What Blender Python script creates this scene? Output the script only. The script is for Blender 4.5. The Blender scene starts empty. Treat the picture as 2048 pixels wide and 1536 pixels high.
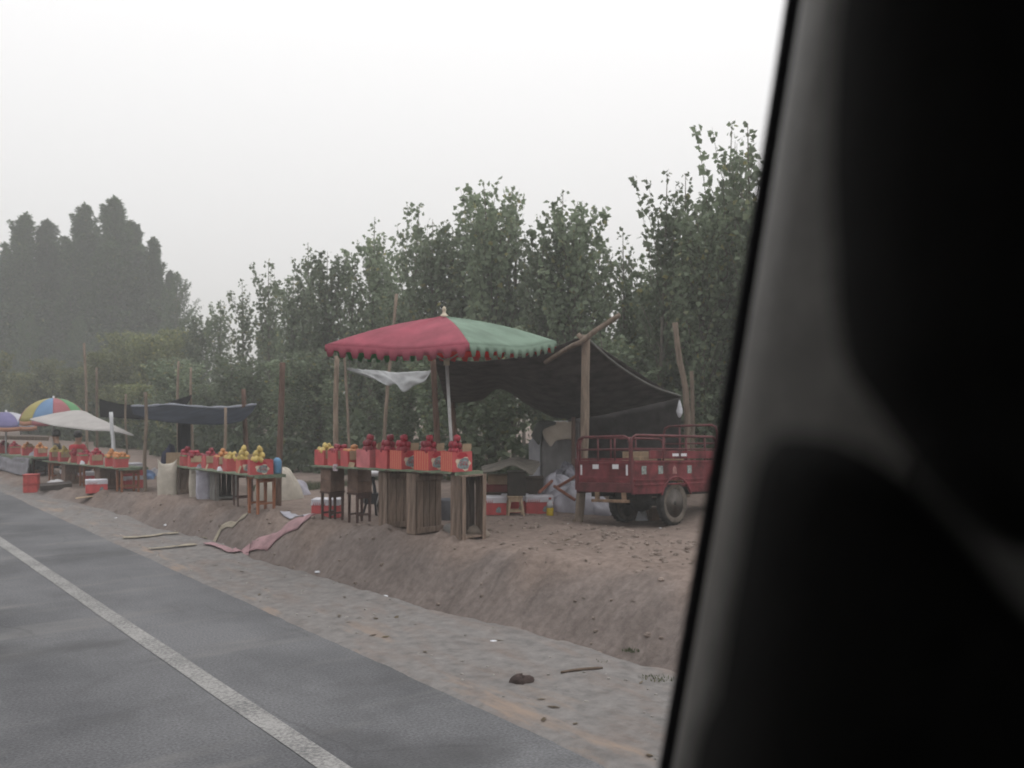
import bpy, bmesh, math, random
import numpy as np
from mathutils import Vector, Matrix

# ------------------------------------------------------------------ camera, sky, light, exposure
scene = bpy.context.scene
C = scene.collection
CAM_Z = 2.0
F_PX, CX, HORIZON = 2000.0, 1024.0, 781.0
TH = math.atan(1468.0 / 2000.0)              # angle between the view axis and the road
CT, ST = math.cos(TH), math.sin(TH)

cam_data = bpy.data.cameras.new('camera')
cam = bpy.data.objects.new('camera', cam_data)
C.objects.link(cam)
cam.location = (0, 0, CAM_Z)
cam.rotation_euler = (math.radians(90), 0, 0)
cam_data.sensor_width = 36.0
cam_data.lens = 36.0 * F_PX / 2048.0
cam_data.shift_y = (HORIZON - 768.0) / 2048.0
cam_data.clip_start = 0.02
cam_data.clip_end = 3000
cam_data.dof.use_dof = True
cam_data.dof.focus_distance = 2.5
cam_data.dof.aperture_fstop = 9.0
scene.camera = cam

world = bpy.data.worlds.new('World')
scene.world = world
world.use_nodes = True
wn = world.node_tree.nodes
wl = world.node_tree.links
for n in list(wn):
    wn.remove(n)
w_out = wn.new('ShaderNodeOutputWorld')
w_bg = wn.new('ShaderNodeBackground')
w_bg.inputs['Strength'].default_value = 0.10
w_sky = wn.new('ShaderNodeTexSky')
w_sky.sky_type = 'NISHITA'
w_sky.sun_disc = False
SUN_EL, SUN_ROT = math.radians(48), math.radians(70)
w_sky.sun_elevation = SUN_EL
w_sky.sun_rotation = SUN_ROT
w_sky.dust_density = 6.0
w_sky.air_density = 1.5
w_hs = wn.new('ShaderNodeHueSaturation')
w_hs.inputs['Saturation'].default_value = 0.06
# overcast dome: brightness rises smoothly from horizon to zenith
w_tc = wn.new('ShaderNodeTexCoord')
w_sep = wn.new('ShaderNodeSeparateXYZ')
w_max = wn.new('ShaderNodeMath'); w_max.operation = 'MAXIMUM'; w_max.inputs[1].default_value = 0.0
w_mul = wn.new('ShaderNodeMath'); w_mul.operation = 'MULTIPLY_ADD'
w_mul.inputs[1].default_value = 11.0
w_mul.inputs[2].default_value = 9.1
w_rgb = wn.new('ShaderNodeCombineColor')
w_tint = wn.new('ShaderNodeMix'); w_tint.data_type = 'RGBA'; w_tint.blend_type = 'MULTIPLY'
w_tint.inputs[0].default_value = 1.0
w_tint.inputs[7].default_value = (1.0, 0.99, 0.995, 1)
w_mix = wn.new('ShaderNodeMix'); w_mix.data_type = 'RGBA'
w_mix.inputs[0].default_value = 0.9
wl.new(w_tc.outputs['Generated'], w_sep.inputs[0])
wl.new(w_sep.outputs['Z'], w_max.inputs[0])
w_pow = wn.new('ShaderNodeMath'); w_pow.operation = 'POWER'; w_pow.inputs[1].default_value = 1.5
wl.new(w_max.outputs[0], w_pow.inputs[0])
wl.new(w_pow.outputs[0], w_mul.inputs[0])
for ch in ('Red', 'Green', 'Blue'):
    wl.new(w_mul.outputs[0], w_rgb.inputs[ch])
wl.new(w_rgb.outputs[0], w_tint.inputs[6])
wl.new(w_sky.outputs[0], w_hs.inputs['Color'])
wl.new(w_hs.outputs[0], w_mix.inputs[6])
wl.new(w_tint.outputs[2], w_mix.inputs[7])
wl.new(w_mix.outputs[2], w_bg.inputs['Color'])
wl.new(w_bg.outputs[0], w_out.inputs['Surface'])

sun_d = bpy.data.lights.new('sun', 'SUN')
sun_d.energy = 0.55
sun_d.angle = math.radians(50)
sun_d.color = (1.0, 0.97, 0.93)
sun_o = bpy.data.objects.new('sun', sun_d)
C.objects.link(sun_o)
sdir = Vector((math.sin(SUN_ROT) * math.cos(SUN_EL), math.cos(SUN_ROT) * math.cos(SUN_EL), math.sin(SUN_EL)))
sun_o.rotation_euler = sdir.to_track_quat('Z', 'Y').to_euler()
sun_o.location = (0, 0, 30)

vs = scene.view_settings
vs.view_transform = 'Standard'
vs.look = 'None'
vs.exposure = 0.12
vs.gamma = 1.0
vs.use_curve_mapping = False
scene.render.engine = 'CYCLES'
cy = scene.cycles
cy.use_denoising = True
cy.max_bounces = 6
cy.diffuse_bounces = 4
cy.glossy_bounces = 2
cy.transmission_bounces = 2
cy.volume_bounces = 1
cy.transparent_max_bounces = 4
cy.use_adaptive_sampling = False
cy.sample_clamp_indirect = 4.0

R = random.Random(11)

# ------------------------------------------------------------------ frames of reference
def SD(s, d, z=0.0):
    """road frame (s along the road, d to its side) to the world"""
    return Vector((d * CT - s * ST, s * CT + d * ST, z))

def to_sd(p):
    return (-p[0] * ST + p[1] * CT, p[0] * CT + p[1] * ST)

def sm(a, b, x):
    t = np.clip((x - a) / (b - a), 0, 1)
    return t * t * (3 - 2 * t)

def vnoise(x, y, seed=0):
    xi = np.floor(x).astype(np.int64); yi = np.floor(y).astype(np.int64)
    fx = x - xi; fy = y - yi
    fx = fx * fx * (3 - 2 * fx); fy = fy * fy * (3 - 2 * fy)
    def h(a, b):
        n = (a * 374761393 + b * 668265263 + seed * 974711) & 0xffffffff
        n = ((n ^ (n >> 13)) * 1274126177) & 0xffffffff
        n = n ^ (n >> 16)
        return (n & 0xffff) / 65535.0 * 2 - 1
    return (h(xi, yi) * (1 - fx) + h(xi + 1, yi) * fx) * (1 - fy) + (h(xi, yi + 1) * (1 - fx) + h(xi + 1, yi + 1) * fx) * fy

P_S = [-400, 9.5, 13, 17, 21, 26, 400]
P_V = [0.40, 0.40, 0.35, 0.25, 0.10, 0.05, 0.05]
DC_S = [-400, 4, 6, 9, 13, 17, 21, 26, 400]
DC_V = [6.6, 6.5, 6.2, 5.75, 5.3, 5.0, 4.15, 4.1, 4.1]
DB_S = [-400, 4, 6, 9, 16, 19, 22, 400]
DB_V = [5.2, 5.2, 5.0, 4.7, 4.45, 4.2, 3.9, 3.9]

def ground_smooth(s, d):
    s = np.asarray(s, float); d = np.asarray(d, float)
    p = np.interp(s, P_S, P_V)
    dc = np.interp(s, DC_S, DC_V); db = np.interp(s, DB_S, DB_V)
    edge_j = 0.07 * vnoise(s * 0.8, s * 0 + 2.5, 31) + 0.04 * vnoise(s * 2.7, s * 0 + 7.5, 32)
    db = db + edge_j
    shoulder = -0.050 + sm(3.35, 3.66, d) * 0.068
    q = np.interp(s, [-400, 2, 12, 16, 20, 400], [.34, .34, .28, .14, .0, .0])
    wide = np.maximum(dc - db, .05)
    drop = sm(db - .03, db + .26 * wide, d)
    t = np.clip((d - (db + .20 * wide)) / (.80 * wide), 0, 1)
    rise = np.where(t < .9, t * .965, .965 * .9 + (1 - .8685) * np.sin(np.clip((t - .9) / .1, 0, 1) * np.pi / 2)) if False else t + .05 * np.sin(2 * np.pi * t) * -1
    dip = 0.035 * np.exp(-((s - 8.42) / .8) ** 2 - ((d - 8.72) / .8) ** 2) + 0.10 * np.exp(-((s - 9.55) / .8) ** 2 - ((d - 8.81) / .75) ** 2)
    return shoulder - q * drop + (p - shoulder + q) * rise - dip

def ground_h(s, d):
    s = np.asarray(s, float); d = np.asarray(d, float)
    dc = np.interp(s, DC_S, DC_V); db = np.interp(s, DB_S, DB_V)
    g = ground_smooth(s, d)
    bank = sm(db + .05, db + .4, d) * sm(dc + .35, dc - .05, d)
    edge = sm(3.2, 3.7, d)
    near = sm(60, 25, np.abs(s)) * sm(40, 18, np.abs(d))
    # run-off grooves down the bank
    sk = s - 0.35 * (d - db)
    g = g + bank * (0.060 * vnoise(sk * 2.3, d * 0.9, 3) + 0.060 * vnoise(sk * 6.0, d * 1.2, 4) + 0.032 * vnoise(sk * 19, d * 4, 5))
    g = g + edge * near * (.3 + .7 * sm(3.75, 4.5, d)) * (0.020 * vnoise(s * 1.3, d * 1.3, 7) + 0.010 * vnoise(s * 4.7, d * 4.7, 8) + 0.006 * vnoise(s * 13, d * 13, 9))
    # trampled, heaped earth between the bank and the parked tricycle
    heap = np.exp(-((s - 7.6) / 1.6) ** 2 - ((d - 7.1) / 0.55) ** 2)
    g = g + heap * (0.05 + 0.045 * vnoise(s * 5, d * 5, 12) + 0.03 * vnoise(s * 12, d * 12, 13))
    return g

def gh(s, d):
    return float(ground_smooth(s, d))

def gp(px, py):
    """point of the ground that the photograph shows at this pixel of its 2048 x 1536"""
    z = 6.0
    dx = (px - CX) / F_PX; dz = (py - HORIZON) / F_PX
    lo, hi = 1.0, 200.0
    prev = lo
    for i in range(2000):
        z = lo * (hi / lo) ** (i / 1999.0)
        w = (dx * z, z)
        s, d = to_sd(w)
        if CAM_Z - dz * z <= gh(s, d):
            break
    return Vector((dx * z, z, CAM_Z - dz * z))

def at(px, py, depth):
    return Vector(((px - CX) / F_PX * depth, depth, CAM_Z - (py - HORIZON) / F_PX * depth))

def on_ground(px, depth):
    x = (px - CX) / F_PX * depth
    s, d = to_sd((x, depth))
    return Vector((x, depth, gh(s, d)))

# ------------------------------------------------------------------ materials
MATS = {}
def mat(name, col, rough=0.8, var=0.12, scale=6.0, bump=0.0, bscale=40.0, col2=None, objvar=0.0, metallic=0.0, spec=0.3, stretch=None, translucent=0.0):
    if name in MATS:
        return MATS[name]
    m = bpy.data.materials.new(name)
    m.use_nodes = True
    nt = m.node_tree; N = nt.nodes; L = nt.links
    b = N['Principled BSDF']
    b.inputs['Roughness'].default_value = rough
    b.inputs['Metallic'].default_value = metallic
    b.inputs['Specular IOR Level'].default_value = spec
    tc = N.new('ShaderNodeTexCoord')
    vec = tc.outputs['Object']
    if stretch:
        mp = N.new('ShaderNodeMapping'); mp.inputs['Scale'].default_value = stretch
        L.new(vec, mp.inputs['Vector']); vec = mp.outputs[0]
    no = N.new('ShaderNodeTexNoise'); no.inputs['Scale'].default_value = scale; no.inputs['Detail'].default_value = 6
    no.inputs['Roughness'].default_value = 0.62
    L.new(vec, no.inputs['Vector'])
    rp = N.new('ShaderNodeValToRGB')
    c2 = col2 if col2 else tuple(max(0, c * (1 - 2 * var)) for c in col)
    c1 = col if col2 else tuple(min(1, c * (1 + var)) for c in col)
    rp.color_ramp.elements[0].position = 0.34; rp.color_ramp.elements[0].color = (*c2, 1)
    rp.color_ramp.elements[1].position = 0.64; rp.color_ramp.elements[1].color = (*c1, 1)
    L.new(no.outputs[0], rp.inputs[0])
    colout = rp.outputs[0]
    if objvar > 0:
        oi = N.new('ShaderNodeObjectInfo')
        hs = N.new('ShaderNodeHueSaturation')
        mr = N.new('ShaderNodeMapRange')
        mr.inputs[3].default_value = 1 - objvar; mr.inputs[4].default_value = 1 + objvar
        L.new(oi.outputs['Random'], mr.inputs[0]); L.new(mr.outputs[0], hs.inputs['Value'])
        L.new(colout, hs.inputs['Color']); colout = hs.outputs[0]
    L.new(colout, b.inputs['Base Color'])
    if bump > 0:
        n2 = N.new('ShaderNodeTexNoise'); n2.inputs['Scale'].default_value = bscale; n2.inputs['Detail'].default_value = 5
        L.new(vec, n2.inputs['Vector'])
        bp = N.new('ShaderNodeBump'); bp.inputs['Strength'].default_value = bump; bp.inputs['Distance'].default_value = 0.02
        L.new(n2.outputs[0], bp.inputs['Height']); L.new(bp.outputs[0], b.inputs['Normal'])
    if translucent > 0:
        tr = N.new('ShaderNodeBsdfTranslucent'); L.new(colout, tr.inputs['Color'])
        mx = N.new('ShaderNodeMixShader'); mx.inputs[0].default_value = translucent
        L.new(b.outputs[0], mx.inputs[1]); L.new(tr.outputs[0], mx.inputs[2])
        L.new(mx.outputs[0], N['Material Output'].inputs['Surface'])
    MATS[name] = m
    return m

def leaf_mat(name, c_dark, c_light, c_yellow, yellow=0.06, hue=0.0):
    m = bpy.data.materials.new(name); m.use_nodes = True
    nt = m.node_tree; N = nt.nodes; L = nt.links
    b = N['Principled BSDF']; b.inputs['Roughness'].default_value = 0.55; b.inputs['Specular IOR Level'].default_value = 0.3
    ge = N.new('ShaderNodeNewGeometry'); oi = N.new('ShaderNodeObjectInfo')
    rp = N.new('ShaderNodeValToRGB'); e = rp.color_ramp.elements
    e[0].position = 0.0; e[0].color = (*c_dark, 1)
    e[1].position = 1 - yellow; e[1].color = (*c_light, 1)
    x = e.new(1.0); x.color = (*c_yellow, 1)
    L.new(ge.outputs['Random Per Island'], rp.inputs[0])
    hs = N.new('ShaderNodeHueSaturation'); mr = N.new('ShaderNodeMapRange')
    mr.inputs[3].default_value = 0.72; mr.inputs[4].default_value = 1.3
    L.new(oi.outputs['Random'], mr.inputs[0]); L.new(mr.outputs[0], hs.inputs['Value'])
    L.new(rp.outputs[0], hs.inputs['Color'])
    L.new(hs.outputs[0], b.inputs['Base Color'])
    tr = N.new('ShaderNodeBsdfTranslucent'); L.new(hs.outputs[0], tr.inputs['Color'])
    mx = N.new('ShaderNodeMixShader'); mx.inputs[0].default_value = 0.48
    L.new(b.outputs[0], mx.inputs[1]); L.new(tr.outputs[0], mx.inputs[2])
    L.new(mx.outputs[0], N['Material Output'].inputs['Surface'])
    return m

# ------------------------------------------------------------------ mesh builder
class MB:
    def __init__(self):
        self.v = []; self.f = []; self.mi = []
    def add(self, vs_, fs_, mi=0):
        o = len(self.v)
        self.v.extend([tuple(x) for x in vs_])
        for f in fs_:
            self.f.append(tuple(i + o for i in f)); self.mi.append(mi)
    def box(self, x0, x1, y0, y1, z0, z1, M=None, mi=0):
        vs_ = [Vector((x, y, z)) for z in (z0, z1) for y in (y0, y1) for x in (x0, x1)]
        if M is not None:
            vs_ = [M @ p for p in vs_]
        self.add(vs_, [(0, 2, 3, 1), (4, 5, 7, 6), (0, 1, 5, 4), (2, 6, 7, 3), (0, 4, 6, 2), (1, 3, 7, 5)], mi)
        return self
    def tube(self, pts, rad, n=8, mi=0, caps=True):
        pts = [Vector(p) for p in pts]
        if not isinstance(rad, (list, tuple)):
            rad = [rad] * len(pts)
        rings = []
        up = Vector((0.13, 0.31, 0.94))
        for i, p in enumerate(pts):
            t = (pts[min(i + 1, len(pts) - 1)] - pts[max(i - 1, 0)])
            t = t.normalized() if t.length > 1e-9 else Vector((0, 0, 1))
            a = t.cross(up)
            if a.length < 0.05:
                a = t.cross(Vector((1, 0, 0)))
            a.normalize(); b2 = t.cross(a)
            rings.append([p + (a * math.cos(2 * math.pi * k / n) + b2 * math.sin(2 * math.pi * k / n)) * rad[i] for k in range(n)])
        vs_ = [q for r in rings for q in r]
        fs_ = []
        for i in range(len(pts) - 1):
            for k in range(n):
                k2 = (k + 1) % n
                fs_.append((i * n + k, i * n + k2, (i + 1) * n + k2, (i + 1) * n + k))
        if caps:
            fs_.append(tuple(range(n - 1, -1, -1)))
            fs_.append(tuple((len(pts) - 1) * n + k for k in range(n)))
        self.add(vs_, fs_, mi)
        return self
    def lathe(self, prof, n=16, M=None, mi=0, caps=True):
        vs_ = []
        for r, z in prof:
            for k in range(n):
                a = 2 * math.pi * k / n
                p = Vector((r * math.cos(a), r * math.sin(a), z))
                vs_.append(M @ p if M is not None else p)
        fs_ = []
        for i in range(len(prof) - 1):
            for k in range(n):
                k2 = (k + 1) % n
                fs_.append((i * n + k, i * n + k2, (i + 1) * n + k2, (i + 1) * n + k))
        if caps:
            fs_.append(tuple(range(n - 1, -1, -1)))
            fs_.append(tuple((len(prof) - 1) * n + k for k in range(n)))
        self.add(vs_, fs_, mi)
        return self
    def grid(self, rows, mi=0, close=False):
        m = len(rows); n = len(rows[0])
        vs_ = [p for r in rows for p in r]
        fs_ = [(i * n + j, i * n + j + 1, (i + 1) * n + j + 1, (i + 1) * n + j) for i in range(m - 1) for j in range(n - 1)]
        if close:
            fs_ += [(i * n + n - 1, i * n, (i + 1) * n, (i + 1) * n + n - 1) for i in range(m - 1)]
        self.add(vs_, fs_, mi)
        return self
    def build(self, name, mats, parent=None, smooth=False, bevel=0.0, solid=0.0, subsurf=0, angle=None):
        me = bpy.data.meshes.new(name)
        me.from_pydata(self.v, [], self.f)
        if not isinstance(mats, (list, tuple)):
            mats = [mats]
        for m in mats:
            me.materials.append(m)
        me.polygons.foreach_set('material_index', self.mi)
        if smooth:
            me.polygons.foreach_set('use_smooth', [True] * len(me.polygons))
        me.update()
        if bevel > 0:
            bm = bmesh.new(); bm.from_mesh(me)
            bmesh.ops.recalc_face_normals(bm, faces=bm.faces)
            ed = [e for e in bm.edges if len(e.link_faces) == 2 and e.calc_face_angle(0) > 0.6]
            bmesh.ops.bevel(bm, geom=ed, offset=bevel, segments=1, affect='EDGES', profile=0.5)
            bm.to_mesh(me); bm.free()
        o = bpy.data.objects.new(name, me)
        C.objects.link(o)
        if parent is not None:
            o.parent = parent
        if solid > 0:
            md = o.modifiers.new('thickness', 'SOLIDIFY'); md.thickness = solid; md.offset = 0
        if subsurf:
            md = o.modifiers.new('smooth', 'SUBSURF'); md.levels = subsurf; md.render_levels = subsurf
        return o

def tag(o, label, cat, group=None):
    o['label'] = label; o['category'] = cat
    if group: o['group'] = group
    return o

def thing(name, label, cat, loc=(0, 0, 0), yaw=0.0, group=None):
    o = bpy.data.objects.new(name, None)
    o.empty_display_size = 0.1
    C.objects.link(o)
    o.location = loc; o.rotation_euler = (0, 0, yaw)
    return tag(o, label, cat, group)

def dup_tree(root, label, loc=None, yaw=None, group=None, scale=None):
    r = root.copy(); C.objects.link(r)
    r['label'] = label
    if group: r['group'] = group
    if loc is not None: r.location = loc
    if yaw is not None: r.rotation_euler = (0, 0, yaw)
    if scale is not None: r.scale = scale
    for ch in list(root.children):
        c = ch.copy(); C.objects.link(c); c.parent = r
        for g in list(ch.children):
            d = g.copy(); C.objects.link(d); d.parent = c
    return r

def struct(o):
    o['kind'] = 'structure'
    return o

def catmull(pts, n):
    """n points along a smooth curve through pts"""
    P = [Vector(p) for p in pts]
    out = []
    m = len(P) - 1
    for i in range(n):
        t = i / (n - 1) * m
        k = min(int(t), m - 1); u = t - k
        p0 = P[max(k - 1, 0)]; p1 = P[k]; p2 = P[k + 1]; p3 = P[min(k + 2, m)]
        out.append(0.5 * ((2 * p1) + (p2 - p0) * u + (2 * p0 - 5 * p1 + 4 * p2 - p3) * u * u + (3 * p1 - p0 - 3 * p2 + p3) * u ** 3))
    return out

def sheet(top, bottom, nu=28, nv=12, sag=0.0, wrinkle=0.02, seed=0, freq=5.0):
    """cloth spanned between two edge curves"""
    a = catmull(top, nu); b = catmull(bottom, nu)
    rows = []
    for j in range(nv):
        t = j / (nv - 1)
        row = []
        for i in range(nu):
            p = a[i].lerp(b[i], t)
            u = i / (nu - 1)
            p.z -= sag * 4 * t * (1 - t) * (0.35 + 0.65 * 4 * u * (1 - u))
            w = wrinkle * float(vnoise(np.array(u * freq), np.array(t * freq * 0.6), seed))
            w2 = wrinkle * 0.5 * float(vnoise(np.array(u * freq * 3.1), np.array(t * freq), seed + 5))
            p += Vector((0.1, -0.9, 0.35)) * (w + w2)
            row.append(p)
        rows.append(row)
    return MB().grid(rows)

# ------------------------------------------------------------------ ground, road, markings
def dirt_material():
    m = bpy.data.materials.new('dry_earth'); m.use_nodes = True
    nt = m.node_tree; N = nt.nodes; L = nt.links
    b = N['Principled BSDF']; b.inputs['Roughness'].default_value = 0.95; b.inputs['Specular IOR Level'].default_value = 0.1
    tc = N.new('ShaderNodeTexCoord'); vec = tc.outputs['Object']
    def noise(sc, det=6, st=None):
        v = vec
        if st:
            mp = N.new('ShaderNodeMapping'); mp.inputs['Scale'].default_value = st; mp.inputs['Rotation'].default_value = (0, 0, 0)
            L.new(vec, mp.inputs['Vector']); v = mp.outputs[0]
        n = N.new('ShaderNodeTexNoise'); n.inputs['Scale'].default_value = sc; n.inputs['Detail'].default_value = det
        n.inputs['Roughness'].default_value = 0.65
        L.new(v, n.inputs['Vector']); return n.outputs[0]
    def ramp(src, p0, c0, p1, c1):
        r = N.new('ShaderNodeValToRGB'); e = r.color_ramp.elements
        e[0].position = p0; e[0].color = (*c0, 1); e[1].position = p1; e[1].color = (*c1, 1)
        L.new(src, r.inputs[0]); return r.outputs[0]
    def mix(f, a, c, bt='MIX'):
        x = N.new('ShaderNodeMix'); x.data_type = 'RGBA'; x.blend_type = bt
        if isinstance(f, float): x.inputs[0].default_value = f
        else: L.new(f, x.inputs[0])
        for s_, v_ in ((6, a), (7, c)):
            if isinstance(v_, tuple): x.inputs[s_].default_value = (*v_, 1)
            else: L.new(v_, x.inputs[s_])
        return x.outputs[2]
    base = ramp(noise(1.1, 8), 0.3, (0.145, 0.114, 0.098), 0.7, (0.215, 0.172, 0.150))
    fine = ramp(noise(14, 8), 0.32, (0.62, 0.60, 0.60), 0.62, (1.08, 1.07, 1.06))
    c = mix(0.85, base, fine, 'MULTIPLY')
    # gravelly grey shoulder beside the asphalt (local x is the distance from the car, y along the road)
    sp = N.new('ShaderNodeSeparateXYZ'); L.new(vec, sp.inputs[0])
    za = N.new('ShaderNodeAttribute'); za.attribute_name = 'gravel_zone'
    zb_ = N.new('ShaderNodeAttribute'); zb_.attribute_name = 'bank_zone'
    # streaked, slightly darker subsoil in the bank
    sk = N.new('ShaderNodeMapping'); sk.inputs['Rotation'].default_value = (0, 0, .32); sk.inputs['Scale'].default_value = (.7, 3.4, .7)
    L.new(vec, sk.inputs['Vector'])
    skn = N.new('ShaderNodeTexNoise'); skn.inputs['Scale'].default_value = 2.1; skn.inputs['Detail'].default_value = 7; skn.inputs['Roughness'].default_value = .7
    L.new(sk.outputs[0], skn.inputs['Vector'])
    rill = ramp(skn.outputs[0], .34, (.80, .78, .77), .60, (1.05, 1.04, 1.04))
    bank_c = mix(0.7, ramp(noise(2.2, 7), .3, (0.138, 0.118, 0.109), .7, (0.190, 0.163, 0.150)), fine, 'MULTIPLY')
    c = mix(zb_.outputs['Fac'], c, mix(1.0, bank_c, rill, 'MULTIPLY'))
    gn = ramp(noise(2.6, 8, (1.6, 0.5, 1)), 0.30, (.35, .35, .35), 0.52, (1, 1, 1))
    mm = N.new('ShaderNodeMath'); mm.operation = 'MULTIPLY'; L.new(za.outputs['Fac'], mm.inputs[0]); L.new(gn, mm.inputs[1])
    grey = ramp(noise(9, 10), 0.30, (0.115, 0.109, 0.106), 0.68, (0.200, 0.189, 0.182))
    c = mix(mm.outputs[0], c, grey)
    dk = ramp(noise(1.6, 9, (1.5, 0.6, 1)), .56, (0, 0, 0), .70, (.5, .5, .5))
    m5 = N.new('ShaderNodeMath'); m5.operation = 'MULTIPLY'; L.new(za.outputs['Fac'], m5.inputs[0]); L.new(dk, m5.inputs[1])
    c = mix(m5.outputs[0], c, (0.105, 0.099, 0.098))
    sp = N.new('ShaderNodeSeparateXYZ'); L.new(vec, sp.inputs[0])
    sandy = ramp(noise(1.9, 6, (2.2, 0.45, 1)), 0.54, (0, 0, 0), 0.66, (1, 1, 1))
    mr2 = N.new('ShaderNodeMapRange'); mr2.inputs[1].default_value = 4.25; mr2.inputs[2].default_value = 3.75
    L.new(sp.outputs[0], mr2.inputs[0])
    m3 = N.new('ShaderNodeMath'); m3.operation = 'MULTIPLY'; L.new(mr2.outputs[0], m3.inputs[0]); L.new(sandy, m3.inputs[1])
    c = mix(m3.outputs[0], c, (0.225, 0.178, 0.146))
    L.new(c, b.inputs['Base Color'])
    bp = N.new('ShaderNodeBump'); bp.inputs['Strength'].default_value = 0.5; bp.inputs['Distance'].default_value = 0.03
    L.new(noise(17, 9), bp.inputs['Height']); L.new(bp.outputs[0], b.inputs['Normal'])
    return m

def axis_steps(segs, lo, hi):
    xs = []
    for a, b_, st in segs:
        n = max(1, int(round((b_ - a) / st)))
        xs += [a + (b_ - a) * i / n for i in range(n)]
    xs.append(segs[-1][1])
    st = segs[-1][2]
    while xs[-1] < hi:
        st *= 1.35; xs.append(xs[-1] + st)
    pre = []; st = segs[0][2]; x = segs[0][0]
    while x > lo:
        st *= 1.35; x -= st; pre.append(x)
    return np.array(pre[::-1] + xs)

s_ax = axis_steps([(2.0, 15, 0.06), (15, 30, 0.14)], -420, 620)
d_ax = axis_steps([(3.2, 7.8, 0.05), (7.8, 17, 0.13)], -420, 620)
SS, DD = np.meshgrid(s_ax, d_ax, indexing='ij')
HH = ground_h(SS, DD)
ns_, nd_ = SS.shape
gv = np.stack([DD, SS, HH], -1).reshape(-1, 3)      # object frame: x = d, y = s, turned by TH
idx = np.arange(ns_ * nd_).reshape(ns_, nd_)
gf = np.stack([idx[:-1, :-1], idx[:-1, 1:], idx[1:, 1:], idx[1:, :-1]], -1).reshape(-1, 4)
gm = bpy.data.meshes.new('ground')
gm.from_pydata(gv.tolist(), [], gf.tolist())
gm.polygons.foreach_set('use_smooth', [True] * len(gm.polygons))
dbv = np.interp(SS, DB_S, DB_V) + 0.07 * vnoise(SS * 0.8, SS * 0 + 2.5, 31) + 0.04 * vnoise(SS * 2.7, SS * 0 + 7.5, 32)
zone = sm(0.14, -0.06, DD - dbv + 0.10 * vnoise(SS * 3, DD * 3, 41))
at_ = gm.attributes.new('gravel_zone', 'FLOAT', 'POINT'); at_.data.foreach_set('value', zone.reshape(-1).astype(np.float32))
dcv = np.interp(SS, DC_S, DC_V)
zone2 = sm(-0.10, 0.12, DD - dbv) * sm(0.05, -0.35, DD - dcv + 0.22 * vnoise(SS * 1.6, DD * 1.6, 42))
at_ = gm.attributes.new('bank_zone', 'FLOAT', 'POINT'); at_.data.foreach_set('value', zone2.reshape(-1).astype(np.float32))
gm.materials.append(dirt_material())
ground = bpy.data.objects.new('ground', gm); C.objects.link(ground)
ground.rotation_euler = (0, 0, TH)
struct(ground)

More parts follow.
